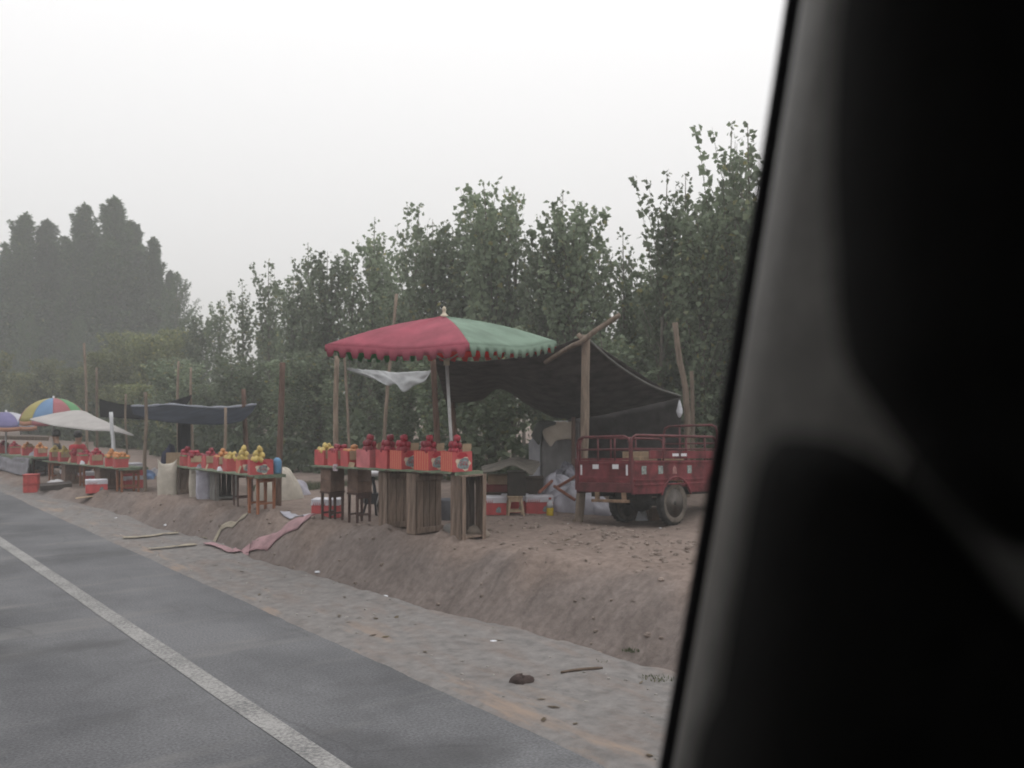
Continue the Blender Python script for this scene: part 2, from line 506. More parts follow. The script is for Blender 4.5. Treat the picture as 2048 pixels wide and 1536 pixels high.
def asphalt_material():
    m = bpy.data.materials.new('worn_asphalt'); m.use_nodes = True
    nt = m.node_tree; N = nt.nodes; L = nt.links
    b = N['Principled BSDF']; b.inputs['Roughness'].default_value = 0.82; b.inputs['Specular IOR Level'].default_value = 0.28
    tc = N.new('ShaderNodeTexCoord'); vec = tc.outputs['Object']
    def noise(sc, det, st):
        mp = N.new('ShaderNodeMapping'); mp.inputs['Scale'].default_value = st
        L.new(vec, mp.inputs['Vector'])
        n = N.new('ShaderNodeTexNoise'); n.inputs['Scale'].default_value = sc; n.inputs['Detail'].default_value = det
        n.inputs['Roughness'].default_value = 0.6
        L.new(mp.outputs[0], n.inputs['Vector']); return n.outputs[0]
    def ramp(src, p0, c0, p1, c1):
        r = N.new('ShaderNodeValToRGB'); e = r.color_ramp.elements
        e[0].position = p0; e[0].color = (*c0, 1); e[1].position = p1; e[1].color = (*c1, 1)
        L.new(src, r.inputs[0]); return r.outputs[0]
    def mix(f, a, c, bt='MIX'):
        x = N.new('ShaderNodeMix'); x.data_type = 'RGBA'; x.blend_type = bt
        if isinstance(f, float): x.inputs[0].default_value = f
        else: L.new(f, x.inputs[0])
        for s_, v_ in ((6, a), (7, c)):
            if isinstance(v_, tuple): x.inputs[s_].default_value = (*v_, 1)
            else: L.new(v_, x.inputs[s_])
        return x.outputs[2]
    c = ramp(noise(0.55, 5, (1, 0.7, 1)), 0.36, (0.060, 0.061, 0.066), 0.62, (0.120, 0.121, 0.127))
    speck = ramp(noise(55, 3, (1, 1, 1)), 0.3, (0.55, 0.55, 0.55), 0.7, (1.32, 1.32, 1.32))
    c = mix(0.9, c, speck, 'MULTIPLY')
    # dust swept across the lane in faint pale bands, and dark oily patches
    dust = ramp(noise(0.9, 5, (0.35, 1.7, 1)), 0.55, (0, 0, 0), 0.70, (0.62, 0.62, 0.62))
    c = mix(dust, c, (0.155, 0.15, 0.145))
    oil = ramp(noise(0.75, 4, (0.7, 0.9, 1)), 0.54, (0, 0, 0), 0.68, (0.72, 0.72, 0.72))
    c = mix(oil, c, (0.045, 0.045, 0.047))
    mpv = N.new('ShaderNodeMapping'); mpv.inputs['Scale'].default_value = (1, .55, 1)
    wnz = N.new('ShaderNodeTexNoise'); wnz.inputs['Scale'].default_value = 3; wnz.inputs['Detail'].default_value = 5
    L.new(vec, wnz.inputs['Vector'])
    vm = N.new('ShaderNodeMix'); vm.data_type = 'VECTOR'; vm.inputs[0].default_value = .12
    L.new(vec, vm.inputs[4]); L.new(wnz.outputs['Color'], vm.inputs[5]); L.new(vm.outputs[1], mpv.inputs['Vector'])
    vo = N.new('ShaderNodeTexVoronoi'); vo.feature = 'DISTANCE_TO_EDGE'; vo.inputs['Scale'].default_value = .75
    L.new(mpv.outputs[0], vo.inputs['Vector'])
    ck = ramp(vo.outputs['Distance'], 0.002, (.3, .3, .3), 0.010, (0, 0, 0))
    brk = ramp(noise(.6, 3, (1, 1, 1)), .50, (0, 0, 0), .60, (1, 1, 1))
    ckm = mix(1.0, ck, brk, 'MULTIPLY')
    c = mix(ckm, c, (0.028, 0.028, 0.029))
    sp = N.new('ShaderNodeSeparateXYZ'); L.new(vec, sp.inputs[0])
    wob = N.new('ShaderNodeMath'); wob.operation = 'MULTIPLY_ADD'; wob.inputs[1].default_value = 0.9
    L.new(noise(1.7, 6, (1, 0.6, 1)), wob.inputs[0]); L.new(sp.outputs[0], wob.inputs[2])
    mr = N.new('ShaderNodeMapRange'); mr.inputs[1].default_value = 4.08; mr.inputs[2].default_value = 4.32
    L.new(wob.outputs[0], mr.inputs[0])
    c = mix(mr.outputs[0], c, (0.15, 0.12, 0.10))
    L.new(c, b.inputs['Base Color'])
    bp = N.new('ShaderNodeBump'); bp.inputs['Strength'].default_value = 0.35; bp.inputs['Distance'].default_value = 0.006
    L.new(noise(90, 4, (1, 1, 1)), bp.inputs['Height']); L.new(bp.outputs[0], b.inputs['Normal'])
    return m

road_mb = MB()
rs = list(np.linspace(-8, 40, 97)) + [60, 100, 180, 320, 560]
rs = [-300, -150, -60, -25] + rs
road_mb.grid([[Vector((d, s, 0.0)) for d in (-6.5, -4, -1, 1, 2.5, 3.2, 3.95)] for s in rs])
road = road_mb.build('road', asphalt_material()); road.rotation_euler = (0, 0, TH); struct(road)

def line_material():
    m = bpy.data.materials.new('worn_road_paint'); m.use_nodes = True
    nt = m.node_tree; N = nt.nodes; L = nt.links
    b = N['Principled BSDF']; b.inputs['Roughness'].default_value = 0.8; b.inputs['Specular IOR Level'].default_value = 0.2
    tc = N.new('ShaderNodeTexCoord')
    n = N.new('ShaderNodeTexNoise'); n.inputs['Scale'].default_value = 38; n.inputs['Detail'].default_value = 7; n.inputs['Roughness'].default_value = 0.7
    L.new(tc.outputs['Object'], n.inputs['Vector'])
    n2 = N.new('ShaderNodeTexNoise'); n2.inputs['Scale'].default_value = 2.2; n2.inputs['Detail'].default_value = 3
    L.new(tc.outputs['Object'], n2.inputs['Vector'])
    ad = N.new('ShaderNodeMath'); ad.operation = 'MULTIPLY_ADD'; ad.inputs[1].default_value = 0.35
    L.new(n2.outputs[0], ad.inputs[0]); L.new(n.outputs[0], ad.inputs[2])
    r = N.new('ShaderNodeValToRGB'); e = r.color_ramp.elements
    e[0].position = 0.54; e[0].color = (0.11, 0.11, 0.11, 1); e[1].position = 0.78; e[1].color = (0.265, 0.26, 0.252, 1)
    L.new(ad.outputs[0], r.inputs[0]); L.new(r.outputs[0], b.inputs['Base Color'])
    return m
lm = MB()
rows = []
for s in rs:
    j1 = 0.006 * float(vnoise(np.array(s * 2.1), np.array(1.5), 4)); j2 = 0.006 * float(vnoise(np.array(s * 2.3), np.array(9.5), 4))
    rows.append([Vector((2.30 + j1, s, 0.004)), Vector((2.45 + j2, s, 0.004))])
lm.grid(rows)
ln = lm.build('road_marking', line_material()); ln.rotation_euler = (0, 0, TH); struct(ln)

# ------------------------------------------------------------------ haze
hz = MB().box(-260, 330, -60, 560, -1.2, 27.5).build('haze', [])
hm = bpy.data.materials.new('dusty_haze'); hm.use_nodes = True
for n in list(hm.node_tree.nodes):
    if n.type != 'OUTPUT_MATERIAL': hm.node_tree.nodes.remove(n)
pv = hm.node_tree.nodes.new('ShaderNodeVolumePrincipled')
pv.inputs['Color'].default_value = (0.80, 0.812, 0.80, 1)
pv.inputs['Density'].default_value = 0.0042
pv.inputs['Anisotropy'].default_value = 0.15
hm.node_tree.links.new(pv.outputs[0], hm.node_tree.nodes['Material Output'].inputs['Volume'])
hz.data.materials.append(hm)
hz['kind'] = 'stuff'

# ------------------------------------------------------------------ the minibus the picture is taken from
def build_minibus():
    trim = mat('grey_trim_plastic', (0.47, 0.45, 0.42), 0.5, 0.08, 60, 0.12, 500, spec=0.4)
    rub = mat('black_seal_rubber', (0.018, 0.017, 0.02), 0.6, 0.1, 90, 0.3, 400)
    lin = mat('dark_headlining', (0.035, 0.034, 0.033), 0.95, 0.1, 30, 0.2, 300)
    fab = mat('black_seat_cloth', (0.022, 0.021, 0.020), 0.95, 0.15, 60, 0.3, 350)
    pnl = mat('dark_door_plastic', (0.03, 0.03, 0.031), 0.7, 0.1, 40, 0.2, 300)
    root = thing('minibus', 'dark minibus interior with a grey window pillar, its side window open on the road', 'minibus', (0, 0, 0), TH)
    e0 = CAM_Z
    D0 = 0.26
    # rear edge of the window opening: leans back towards the top
    def edge(h):                                          # h above the eye
        return 0.2155 - 0.217 * h + 0.055 * h * h
    hs_ = [-0.66 + 1.38 * i / 29 for i in range(30)]
    prof = [(0.004, D0 + 0.012), (0.001, D0 + 0.002), (-0.003, D0 - 0.010), (-0.009, D0 - 0.020), (-0.018, D0 - 0.029), (-0.032, D0 - 0.036),
            (-0.055, D0 - 0.041), (-0.085, D0 - 0.044), (-0.12, D0 - 0.045), (-0.16, D0 - 0.045), (-0.20, D0 - 0.043), (-0.25, D0 - 0.036), (-0.30, D0 - 0.020), (-0.33, D0 + 0.01)]
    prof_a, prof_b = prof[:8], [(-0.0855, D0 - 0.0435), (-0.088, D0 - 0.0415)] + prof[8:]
    MB().grid([[Vector((d, edge(h) + o, e0 + h)) for o, d in prof_a] for h in hs_]).build('pillar_trim', trim, root, smooth=True, solid=0.003)
    MB().grid([[Vector((d, edge(h) + o, e0 + h)) for o, d in prof_b] for h in hs_]).build('shaded_rear_trim', mat('shaded_trim_plastic', (0.17, 0.165, 0.155), 0.6, 0.08, 60, 0.12, 500), root, smooth=True, solid=0.003)  # rear of the trim coloured darker so the light seems to fade inward
    pts = [Vector((D0 + 0.000, edge(h) + 0.0112, e0 + h)) for h in hs_]
    seal = MB().tube(pts, 0.0044, 10).build('window_seal', rub, root, smooth=True)
    # window opening: side wall around it
    ZF, ZR, SA, SZ, DL = 0.45, 3.0, -1.8, 3.2, -1.75
    w = MB()
    w.box(D0 + 0.015, D0 + 0.05, SA, SZ, ZF + .04, e0 - 0.66)
    w.box(D0 + 0.015, D0 + 0.05, SA, SZ, e0 + 0.72, ZR)
    w.build('side_wall', pnl, root, bevel=0.004)
    MB().box(D0 - 0.02, D0 + 0.055, 2.2, 2.34, e0 - 0.66, e0 + 0.72).build('pillar_trim', pnl, root, bevel=0.01)
    MB().box(D0 + 0.016, D0 + 0.05, SA, -0.10, e0 - 0.659, e0 + 0.719).build('quarter_panel', pnl, root, bevel=0.004)
    MB().box(D0 - 0.02, D0 + 0.0145, SA, SZ - .01, 1.0, e0 - 0.665).build('door_panel', pnl, root, bevel=0.012)
    MB().box(DL, D0 + 0.049, SA, SZ, ZR + .002, ZR + .04).build('roof_lining', lin, root, bevel=0.01)
    MB().box(DL, D0 + 0.049, SA, SZ, ZF, ZF + .038).build('floor_panel', pnl, root)
    MB().box(DL, DL + .04, SA, SZ, ZF + .04, 2.25).build('side_wall', lin, root)
    MB().box(DL, DL + .04, SA, SZ, 2.62, ZR).build('side_wall', lin, root)  # unseen window band below, opened and sized to light the pillar trim
    for a in (-1.79, -.5, 1.2, 3.1):
        MB().box(DL + .002, DL + .042, a, a + .09, 2.252, 2.618).build('window_post', pnl, root, bevel=.005)
    MB().box(DL + .042, D0 + 0.013, SA, SA + .04, ZF + .04, ZR).build('rear_wall', lin, root)
    MB().box(DL + .042, D0 + 0.013, SZ - .04, SZ, ZF + .04, 2.3).build('dashboard', lin, root)
    MB().box(DL + .042, D0 + 0.013, SZ - .04, SZ, 2.62, ZR).build('windscreen_header', lin, root)  # unseen windscreen slot, narrowed to dim the light on the pillar
    # seat in front of the pillar: dark headrest above, shoulder of the backrest below
    def cushion(name, outline, z, thick):
        n = 64
        pl = [at(x, y, z) for x, y in outline]
        pl = catmull(pl + [pl[0]], n + 1)[:n]
        c = sum(pl, Vector()) / n
        rows = []
        m2 = 18
        for i in range(m2 + 1):
            ph = -math.pi / 2 + math.pi * i / m2
            k = max(1e-3, math.cos(ph)) ** .45
            row = []
            for p in pl:
                q = c + (p - c) * k; q.y = z + thick + thick * math.sin(ph)
                s_, d_ = to_sd(q)
                row.append(Vector((d_, s_, q.z)))
            rows.append(row)
        return MB().grid(rows, close=True).build(name, fab, root, smooth=True)
    cushion('headrest', [(1850, -260), (1838, 0), (1838, 200), (1848, 400), (1856, 570), (1890, 740), (1970, 860), (2050, 972), (2138, 1085), (2240, 1165), (2400, 1120), (2560, 900), (2600, 400), (2560, -150), (2250, -340)], .088, .018)
    cushion('seat_back', [(1690, 885), (1785, 890), (1862, 925), (1938, 985), (2020, 1075), (2110, 1190), (2210, 1300), (2420, 1520), (2480, 1750), (2100, 1900), (1490, 1860), (1520, 1640), (1555, 1420), (1590, 1220), (1618, 1060), (1645, 950)], .088, .018)
    return root
build_minibus()

# ------------------------------------------------------------------ trees
leaf_young = leaf_mat('poplar_leaf', (0.105, 0.138, 0.082), (0.205, 0.25, 0.165), (0.26, 0.24, 0.09), 0.06)
leaf_yellow = leaf_mat('yellowing_leaf', (0.105, 0.125, 0.055), (0.195, 0.215, 0.10), (0.25, 0.23, 0.07), 0.12)
leaf_tall = leaf_mat('tall_poplar_leaf', (0.026, 0.054, 0.018), (0.072, 0.112, 0.044), (0.13, 0.135, 0.05), 0.04)
leaf_weed = leaf_mat('weed_leaf', (0.040, 0.056, 0.034), (0.095, 0.118, 0.070), (0.16, 0.15, 0.06), 0.05)
bark = mat('grey_bark', (0.13, 0.115, 0.095), 0.9, 0.2, 12, 0.4, 60)
wood_post = mat('peeled_pole_wood', (0.20, 0.155, 0.120), 0.9, 0.2, 9, 0.5, 40, objvar=0.25, stretch=(3, 3, 0.5))
wood_brown = mat('reddish_pole_wood', (0.135, 0.085, 0.066), 0.9, 0.2, 9, 0.5, 40, objvar=0.15, stretch=(3, 3, 0.5))

def rand_unit(r):
    z = r.uniform(-1, 1); a = r.uniform(0, 2 * math.pi); q = math.sqrt(1 - z * z)
    return Vector((q * math.cos(a), q * math.sin(a), z))

def add_leaf(V, F, p, size, r, droop=0.35, wk=1.0):
    d = rand_unit(r); d.z -= droop; d.normalize()
    w = d.cross(rand_unit(r))
    if w.length < 0.05: w = d.cross(Vector((1, 0.2, 0)))
    w.normalize(); n = d.cross(w)
    o = len(V)
    wd = size * r.uniform(0.42, 0.55) * wk
    V.append(tuple(p)); V.append(tuple(p + d * size * 0.34 + w * wd + n * size * 0.1))
    V.append(tuple(p + d * size)); V.append(tuple(p + d * size * 0.34 - w * wd + n * size * 0.1))
    F.append((o, o + 1, o + 2)); F.append((o, o + 2, o + 3))

def poplar_meshes(seed, H=6.0, rad=0.95, dens=1.0, leaf=0.115, elev=(48, 68), base=0.10, nb=46, tall=False, shape=1.0, nshoot=6, shoot_d=1.0):
    """trunk with limbs, and a leafy crown of separate leaves, for a tree H metres high"""
    r = random.Random(seed)
    tb = MB(); V, F = [], []
    lean = Vector((r.uniform(-.12, .12), r.uniform(-.12, .12), 0))
    def stem(t): return Vector((lean.x * t * t * H * .25 + 0.05 * math.sin(3 * t + seed), lean.y * t * t * H * .25 + 0.05 * math.cos(2.3 * t + seed), t * H))
    r0 = 0.012 * H if not tall else 0.016 * H
    tb.tube([stem(i / 9) for i in range(10)], [r0 * (1 - 0.92 * i / 9) for i in range(10)], 7)
    for i in range(nb):
        t = base + ((0.97 if tall else 0.80) - base) * (i + r.random()) / nb
        az = i * 2.39996 + r.uniform(-.5, .5)
        el = math.radians(r.uniform(*elev))
        prof = (math.sin(math.pi * min(1, (1 - t) * 0.9 + 0.06)) ** 0.6) if not tall else (max(.02, 1 - t) ** 0.62) * (.6 + .5 * r.random())
        L = rad * prof * r.uniform(0.6, 1.2) / max(0.25, math.cos(el))
        L = min(L, H * (1.0 - t) * (.78 if tall else 1))
        b0 = stem(t)
        pts = [b0]
        dirv = Vector((math.cos(az) * math.cos(el), math.sin(az) * math.cos(el), math.sin(el)))
        nseg = 5
        for k in range(nseg):
            dirv = (dirv + Vector((0, 0, 0.10)) + rand_unit(r) * 0.10).normalized()
            pts.append(pts[-1] + dirv * L / nseg)
        br = max(0.004, r0 * 0.34 * (1 - t * .7))
        tb.tube(pts, [br * (1 - .85 * k / nseg) for k in range(nseg + 1)], 4, caps=False)
        nl = int(dens * (12 + 56 * L) * (1.3 - .75 * t)) if not tall else int(dens * (50 + 78 * L))
        for k in range(nl):
            u = r.random() ** 0.75
            q = u * nseg; a = min(int(q), nseg - 1)
            p = pts[a].lerp(pts[a + 1], q - a)
            sp_ = (0.16 if not tall else 0.30) * (0.5 + 0.7 * (1 - u)) * (1.25 if t < .5 else 1)
            add_leaf(V, F, p + rand_unit(r) * sp_ * r.random() ** 0.5, leaf * r.uniform(.45, 1.15) * ((1.1 - .55 * t) if tall else 1), r, (-0.9 if tall else .35), .5 if tall else 1)
    if tall:
        for q in range(9):                                             # slender side spires
            t0 = r.uniform(.45, .75); t1 = min(.985, t0 + r.uniform(.14, .26)); az = q * 2.4 + r.uniform(-.5, .5)
            off = rad * (1.05 - t1) * r.uniform(1.4, 3.2)
            a = stem(t0); b_ = stem(t1) + Vector((math.cos(az) * off, math.sin(az) * off, 0))
            for k in range(170):
                u = r.random()
                add_leaf(V, F, a.lerp(b_, u) + rand_unit(r) * (.08 + .45 * (1 - u)), leaf * r.uniform(.5, 1.0) * (1.1 - .4 * u), r, -.9, .5)
        for k in range(int(170 * dens)):
            t = r.uniform(.84, 1.0)
            add_leaf(V, F, stem(t) + rand_unit(r) * (.05 + 2.4 * (1 - t)), leaf * r.uniform(.5, 1.0), r, -.9, .5)
    else:                                                              # upright leading shoots, leaf by leaf
        for q in range(nshoot):
            t0 = .80 if q == 0 else r.uniform(.52, .80)
            t1 = 1.0 if q == 0 else min(.97, t0 + r.uniform(.12, .24))
            az = q * 2.4 + r.uniform(-.4, .4); off = 0 if q == 0 else rad * r.uniform(.25, .62)
            a = stem(t0); b_ = stem(min(1, t1)) + Vector((math.cos(az), math.sin(az), 0)) * off
            b_.z = t1 * H
            mid = a.lerp(b_, .45) + Vector((math.cos(az), math.sin(az), 0)) * off * .35
            cpts = catmull([a, mid, b_], 9)
            tb.tube(cpts, [.011 - .001 * k for k in range(9)], 4, caps=False)
            ln = (b_ - a).length
            for k in range(int(ln / .022 * shoot_d)):
                u = r.random(); w_ = u * 8; i_ = min(int(w_), 7)
                p = cpts[i_].lerp(cpts[i_ + 1], w_ - i_)
                add_leaf(V, F, p + rand_unit(r) * (.07 + .19 * (1 - u) ** .7), leaf * r.uniform(.55, 1.12) * (1.1 - .35 * u), r, .15)
    return tb, V, F

def mesh_of(name, V, F, m):
    me = bpy.data.meshes.new(name); me.from_pydata(V, [], F); me.materials.append(m); me.update()
    return me

class TreeKind:
    def __init__(self, name, lm_, **kw):
        tb, V, F = poplar_meshes(**kw)
        self.H = kw.get('H', 6.0)
        self.cm = mesh_of('crown', V, F, lm_)
        t = tb.build('trunk', bark, smooth=True)
        self.tm = t.data
        bpy.data.objects.remove(t)
        self.name = name
    def place(self, loc, H, label, cat='tree', group=None, yaw=0.0, widen=1.0):
        k = H / self.H
        root = thing(self.name, label, cat, loc, yaw, group)
        root.scale = (k * widen, k * widen, k)
        for nm, me in (('trunk', self.tm), ('crown', self.cm)):
            o = bpy.data.objects.new(nm, me); C.objects.link(o); o.parent = root
        return root

young = [TreeKind('poplar_tree', leaf_young, seed=20 + i, H=6.0, rad=[.95, 1.05, .85, 1.1, .9, 1.0][i], nb=[46, 52, 42, 56, 44, 50][i], dens=.62, leaf=.15, nshoot=[9, 10, 8, 11, 9, 10][i], shoot_d=.72) for i in range(6)]
airy = [TreeKind('poplar_tree', leaf_young, seed=60 + i, H=6.6, rad=.85, nb=26, dens=.36, leaf=.16, elev=(55, 72), nshoot=7, shoot_d=.62) for i in range(3)]
yellow = [TreeKind('poplar_tree', leaf_yellow, seed=80 + i, H=4.5, rad=1.3, nb=54, dens=1.0, leaf=.12) for i in range(2)]
talls = [TreeKind('lombardy_poplar_tree', leaf_tall, seed=90 + i, H=20.0, rad=[2.1, 1.7, 2.3][i], nb=190, dens=1.2, leaf=.34, elev=(60, 78), base=.05, tall=True) for i in range(3)]
spread = TreeKind('roadside_tree', leaf_tall, seed=99, H=11.0, rad=3.4, nb=60, dens=.8, leaf=.26, elev=(18, 48), base=.18, tall=True)

SIL = [(0, 560), (60, 700), (150, 690), (220, 660), (300, 655), (350, 650), (400, 625), (440, 600), (482, 562), (540, 522), (585, 552), (622, 490), (655, 500), (700, 512), (742, 440), (775, 470), (822, 412), (870, 440),
       (905, 462), (940, 405), (985, 370), (1030, 405), (1080, 450), (1118, 385), (1150, 400), (1190, 480), (1245, 460), (1290, 500), (1318, 352), (1370, 345), (1405, 330), (1440, 255), (1500, 250), (1560, 300), (1700, 260), (2300, 250)]
front = [  # pixel of the tip, kind, label
    (352, 655, 'y', 'yellowish young poplar rising over the black shade net'),
    (402, 628, 'g', 'low young poplar at the end of the plantation below the tall dark poplars'),
    (440, 602, 'g', 'young poplar above the long blue tarpaulin, next to the end of the row'),
    (483, 560, 'a', 'young poplar with a lone leafy spire above the right end of the blue tarpaulin'),
    (540, 520, 'a', 'thin topped young poplar directly above the thick lone post'),
    (583, 552, 'g', 'shorter bushy poplar just beyond the thick lone post'),
    (622, 488, 'a', 'young poplar with two close spires above the gap between stalls'),
    (658, 502, 'g', 'young poplar over the red corner of the market umbrella'),
    (700, 508, 'a', 'sparse young poplar over the red edge of the umbrella'),
    (742, 438, 'a', 'young poplar with a forked sparse tip above the red umbrella cloth'),
    (778, 470, 'g', 'young poplar behind the tall thin pole above the umbrella'),
    (822, 410, 'a', 'slender poplar with a tall leafy tip above the red umbrella cloth'),
    (868, 440, 'g', 'bushy young poplar straight above the umbrella finial'),
    (905, 462, 'g', 'shorter poplar above the seam between red and green umbrella cloth'),
    (940, 404, 'g', 'young poplar with a blunt tip above the green umbrella cloth'),
    (987, 368, 'g', 'tallest young poplar above the green umbrella cloth'),
    (1032, 404, 'a', 'open young poplar right next to the tallest one over the green cloth'),
    (1078, 452, 'g', 'young poplar over the green corner of the umbrella, lower than its neighbours'),
    (1118, 383, 'a', 'young poplar with a ragged pointed tip above the forked tent post'),
    (1152, 400, 'g', 'dense young poplar behind the crooked branch on the tent post'),
    (1192, 482, 'g', 'shorter poplar above the dark tent roof where it starts to slope'),
    (1246, 458, 'a', 'sparse poplar above the middle of the sloping dark tent roof'),
    (1290, 505, 'g', 'low poplar above the lower end of the dark tent roof'),
    (1318, 350, 'a', 'slim poplar with a bare sided leafy column above the leaning post'),
    (1375, 345, 'a', 'poplar with a bent over leafy top behind the leaning post'),
    (1405, 420, 'g', 'dense poplar directly above the red tricycle'),
    (1440, 254, 'a', 'tall large leaved poplar nearly touching the window pillar'),
    (1502, 248, 'a', 'tallest poplar, cut by the window pillar'),
    (1545, 330, 'g', 'poplar mostly hidden behind the window pillar'),
]
rt = random.Random(5)
sx = np.array([a for a, b in SIL]); sy = np.array([b for a, b in SIL])
for i, (px, py, kd, lab) in enumerate(front):
    dr = 13.2 + rt.uniform(-.3, .9)
    z = dr / ((px - CX) / F_PX * CT + ST)
    b0 = on_ground(px, z)
    H = CAM_Z + (HORIZON - py) / F_PX * z - b0.z
    src = {'g': young, 'a': airy, 'y': yellow}[kd]
    k = src[i % len(src)]
    lean = 0
    k.place(b0, H, lab, 'tree', 'young poplars in the plantation behind the stalls', rt.uniform(0, 6.28), widen=0.95)
    if kd == 'a':                                             # a bushier poplar right beside each slim one
        z2 = z + rt.uniform(.8, 1.6); px2 = px + rt.uniform(-26, 26)
        b2 = on_ground(px2, z2)
        H2 = (CAM_Z + (HORIZON - float(np.interp(px2, sx, sy)) - rt.uniform(110, 190)) / F_PX * z2 - b2.z)
        if H2 > 1.5:
            young[(i * 5 + 2) % 6].place(b2, H2, 'young poplar crowded in among the front row of the plantation', 'tree', 'young poplars in the plantation behind the stalls', rt.uniform(0, 6.28), widen=1.15)
for row, (dr, st) in enumerate([(14.6, 1.35), (16.8, 1.8), (20.0, 2.6)]):
    s = -9.0 + row * .4
    while s < 75:
        d = dr + rt.uniform(-.5, .5)
        p = SD(s, d)
        st2 = st * (1 + s / 60)
        s += st2 * rt.uniform(.8, 1.2)
        if p.y < 5: continue
        px = CX + F_PX * p.x / p.y
        if px < -150 or px > 4200: continue
        sil = float(np.interp(px, sx, sy)) + (rt.uniform(130, 270) if px > 400 else rt.uniform(40, 130))
        H = CAM_Z + (HORIZON - sil) / F_PX * p.y - gh(s, d)
        H = max(2.4, min(H, 7.4))
        p.z = gh(s, d)
        src = yellow if px < 360 else young
        src[rt.randrange(len(src))].place(p, H, 'young poplar deep in the plantation, largely hidden by the front row', 'tree', 'poplars deep in the plantation', rt.uniform(0, 6.28), widen=1.12)
s = 13.0
while s < 62:
    d = float(np.interp(s, [0, 11, 15, 22, 70], [13.0, 12.6, 11.0, 10.3, 10.2])) + rt.uniform(-.3, .6)
    p = SD(s, d, gh(s, d)); s += rt.uniform(.9, 1.5) * (1 + s / 70)
    px = CX + F_PX * p.x / p.y
    sil = float(np.interp(px, sx, sy))
    H = min(rt.uniform(2.0, 3.2), CAM_Z + (HORIZON - sil - 60) / F_PX * p.y - p.z)
    if H > 1.2:
        (yellow[rt.randrange(2)] if px < 330 else young[rt.randrange(6)]).place(p, H, 'low leafy sapling at the front edge of the plantation', 'tree', 'low saplings along the front edge of the plantation', rt.uniform(0, 6), widen=1.7)
for px, py, z, lab in [(300, 668, 40, 'yellow green young tree above the black shade net'), (255, 660, 44, 'yellow green young tree between two thin poles at the far stalls'), (205, 700, 40, 'yellow green bush behind the thin pole by the white awning'),
                       (150, 735, 42, 'low yellow green tree above the rainbow umbrella'), (95, 715, 45, 'dull green tree rising behind the rainbow umbrella'), (40, 745, 44, 'dull green tree behind the purple umbrella'), (-15, 700, 42, 'dull green tree at the far end of the stalls')]:
    b0 = on_ground(px, z)
    yellow[int(px) % 2].place(b0, CAM_Z + (HORIZON - py) / F_PX * z - b0.z, lab, 'tree', 'yellowing trees behind the far stalls', rt.uniform(0, 6), widen=1.2)
tl = [(12, 500, 101, 2, 'lower narrow poplar between the far end of the dark row and the blunt tipped one'), (120, 478, 101, 0, 'lower narrow poplar behind the second highest of the dark row'), (205, 470, 103, 2, 'lower narrow poplar behind the notch beside the highest one'), (252, 452, 101, 1, 'narrow poplar half hidden behind the highest of the dark row'),
      (290, 486, 99, 0, 'narrow poplar just before the thin last one of the dark row'), (328, 540, 96, 1, 'short narrow poplar ending the dark row towards the open sky'), (-35, 470, 90, 1, 'tall narrow poplar at the far end of the dark row'), (32, 424, 92, 0, 'tall narrow poplar with a blunt tip above the purple umbrella'), (68, 492, 98, 1, 'slightly lower narrow poplar just beyond the blunt tipped one'), (98, 440, 94, 2, 'narrow poplar with a thin tip between two higher ones'),
      (146, 408, 93, 0, 'tall narrow poplar second highest of the dark row'), (188, 455, 98, 1, 'narrow poplar in the notch beside the highest one'), (230, 394, 92, 2, 'highest narrow poplar of the dark row'), (272, 440, 95, 0, 'narrow poplar stepping down from the highest one'),
      (308, 478, 93, 1, 'thin narrow poplar near the sky end of the dark row')]
for px, py, z, k, lab in tl:
    z *= .74
    b0 = on_ground(px, z)
    talls[k].place(b0, CAM_Z + (HORIZON - py) / F_PX * z - b0.z, lab, 'tree', 'tall dark poplars far down the road', rt.uniform(0, 6), widen=1.75)
b0 = on_ground(352, 66)
spread.place(b0, CAM_Z + (HORIZON - 545) / F_PX * 66 - b0.z, 'spreading tree with side branches against the sky, last of the dark row', 'tree', None, 1.0)
for px, z, H in [(10, 100, 13), (120, 102, 14), (210, 104, 14), (60, 80, 9), (160, 82, 9), (280, 86, 9)]:
    z *= .8; H *= .75
    b0 = on_ground(px, z)
    spread.place(b0, H, 'broad dark tree filling the base of the tall poplar row', 'tree', 'broad trees under the tall poplars', rt.uniform(0, 6), widen=1.1)

# weeds under the trees (uncountable)
V, F = [], []
rw = random.Random(3)
for i in range(26000):
    s = rw.uniform(-9, 66); d0_ = float(np.interp(s, [0, 11, 14.5, 22, 70], [12.8, 12.6, 10.2, 9.4, 9.2]))
    d = d0_ + rw.random() ** 2 * 4 + 0.4 * math.sin(s)
    p = SD(s, d); p.z = gh(s, d) + rw.random() ** 1.5 * (.9 + .45 * math.sin(s * 1.7) + .3 * math.sin(s * 4.1))
    add_leaf(V, F, p, rw.uniform(.07, .16) * (1 + s / 50), rw, 0.0)
for i in range(19000):
    s = rw.uniform(-7, 14.5); d = 12.7 + rw.random() * 1.8
    p = SD(s, d); p.z = gh(s, d) + rw.random() ** 1.2 * (1.7 + .4 * math.sin(s * 2.1))
    add_leaf(V, F, p, rw.uniform(.06, .13), rw, 0.0)
o = bpy.data.objects.new('undergrowth', mesh_of('undergrowth', V, F, leaf_weed)); C.objects.link(o); o['kind'] = 'stuff'

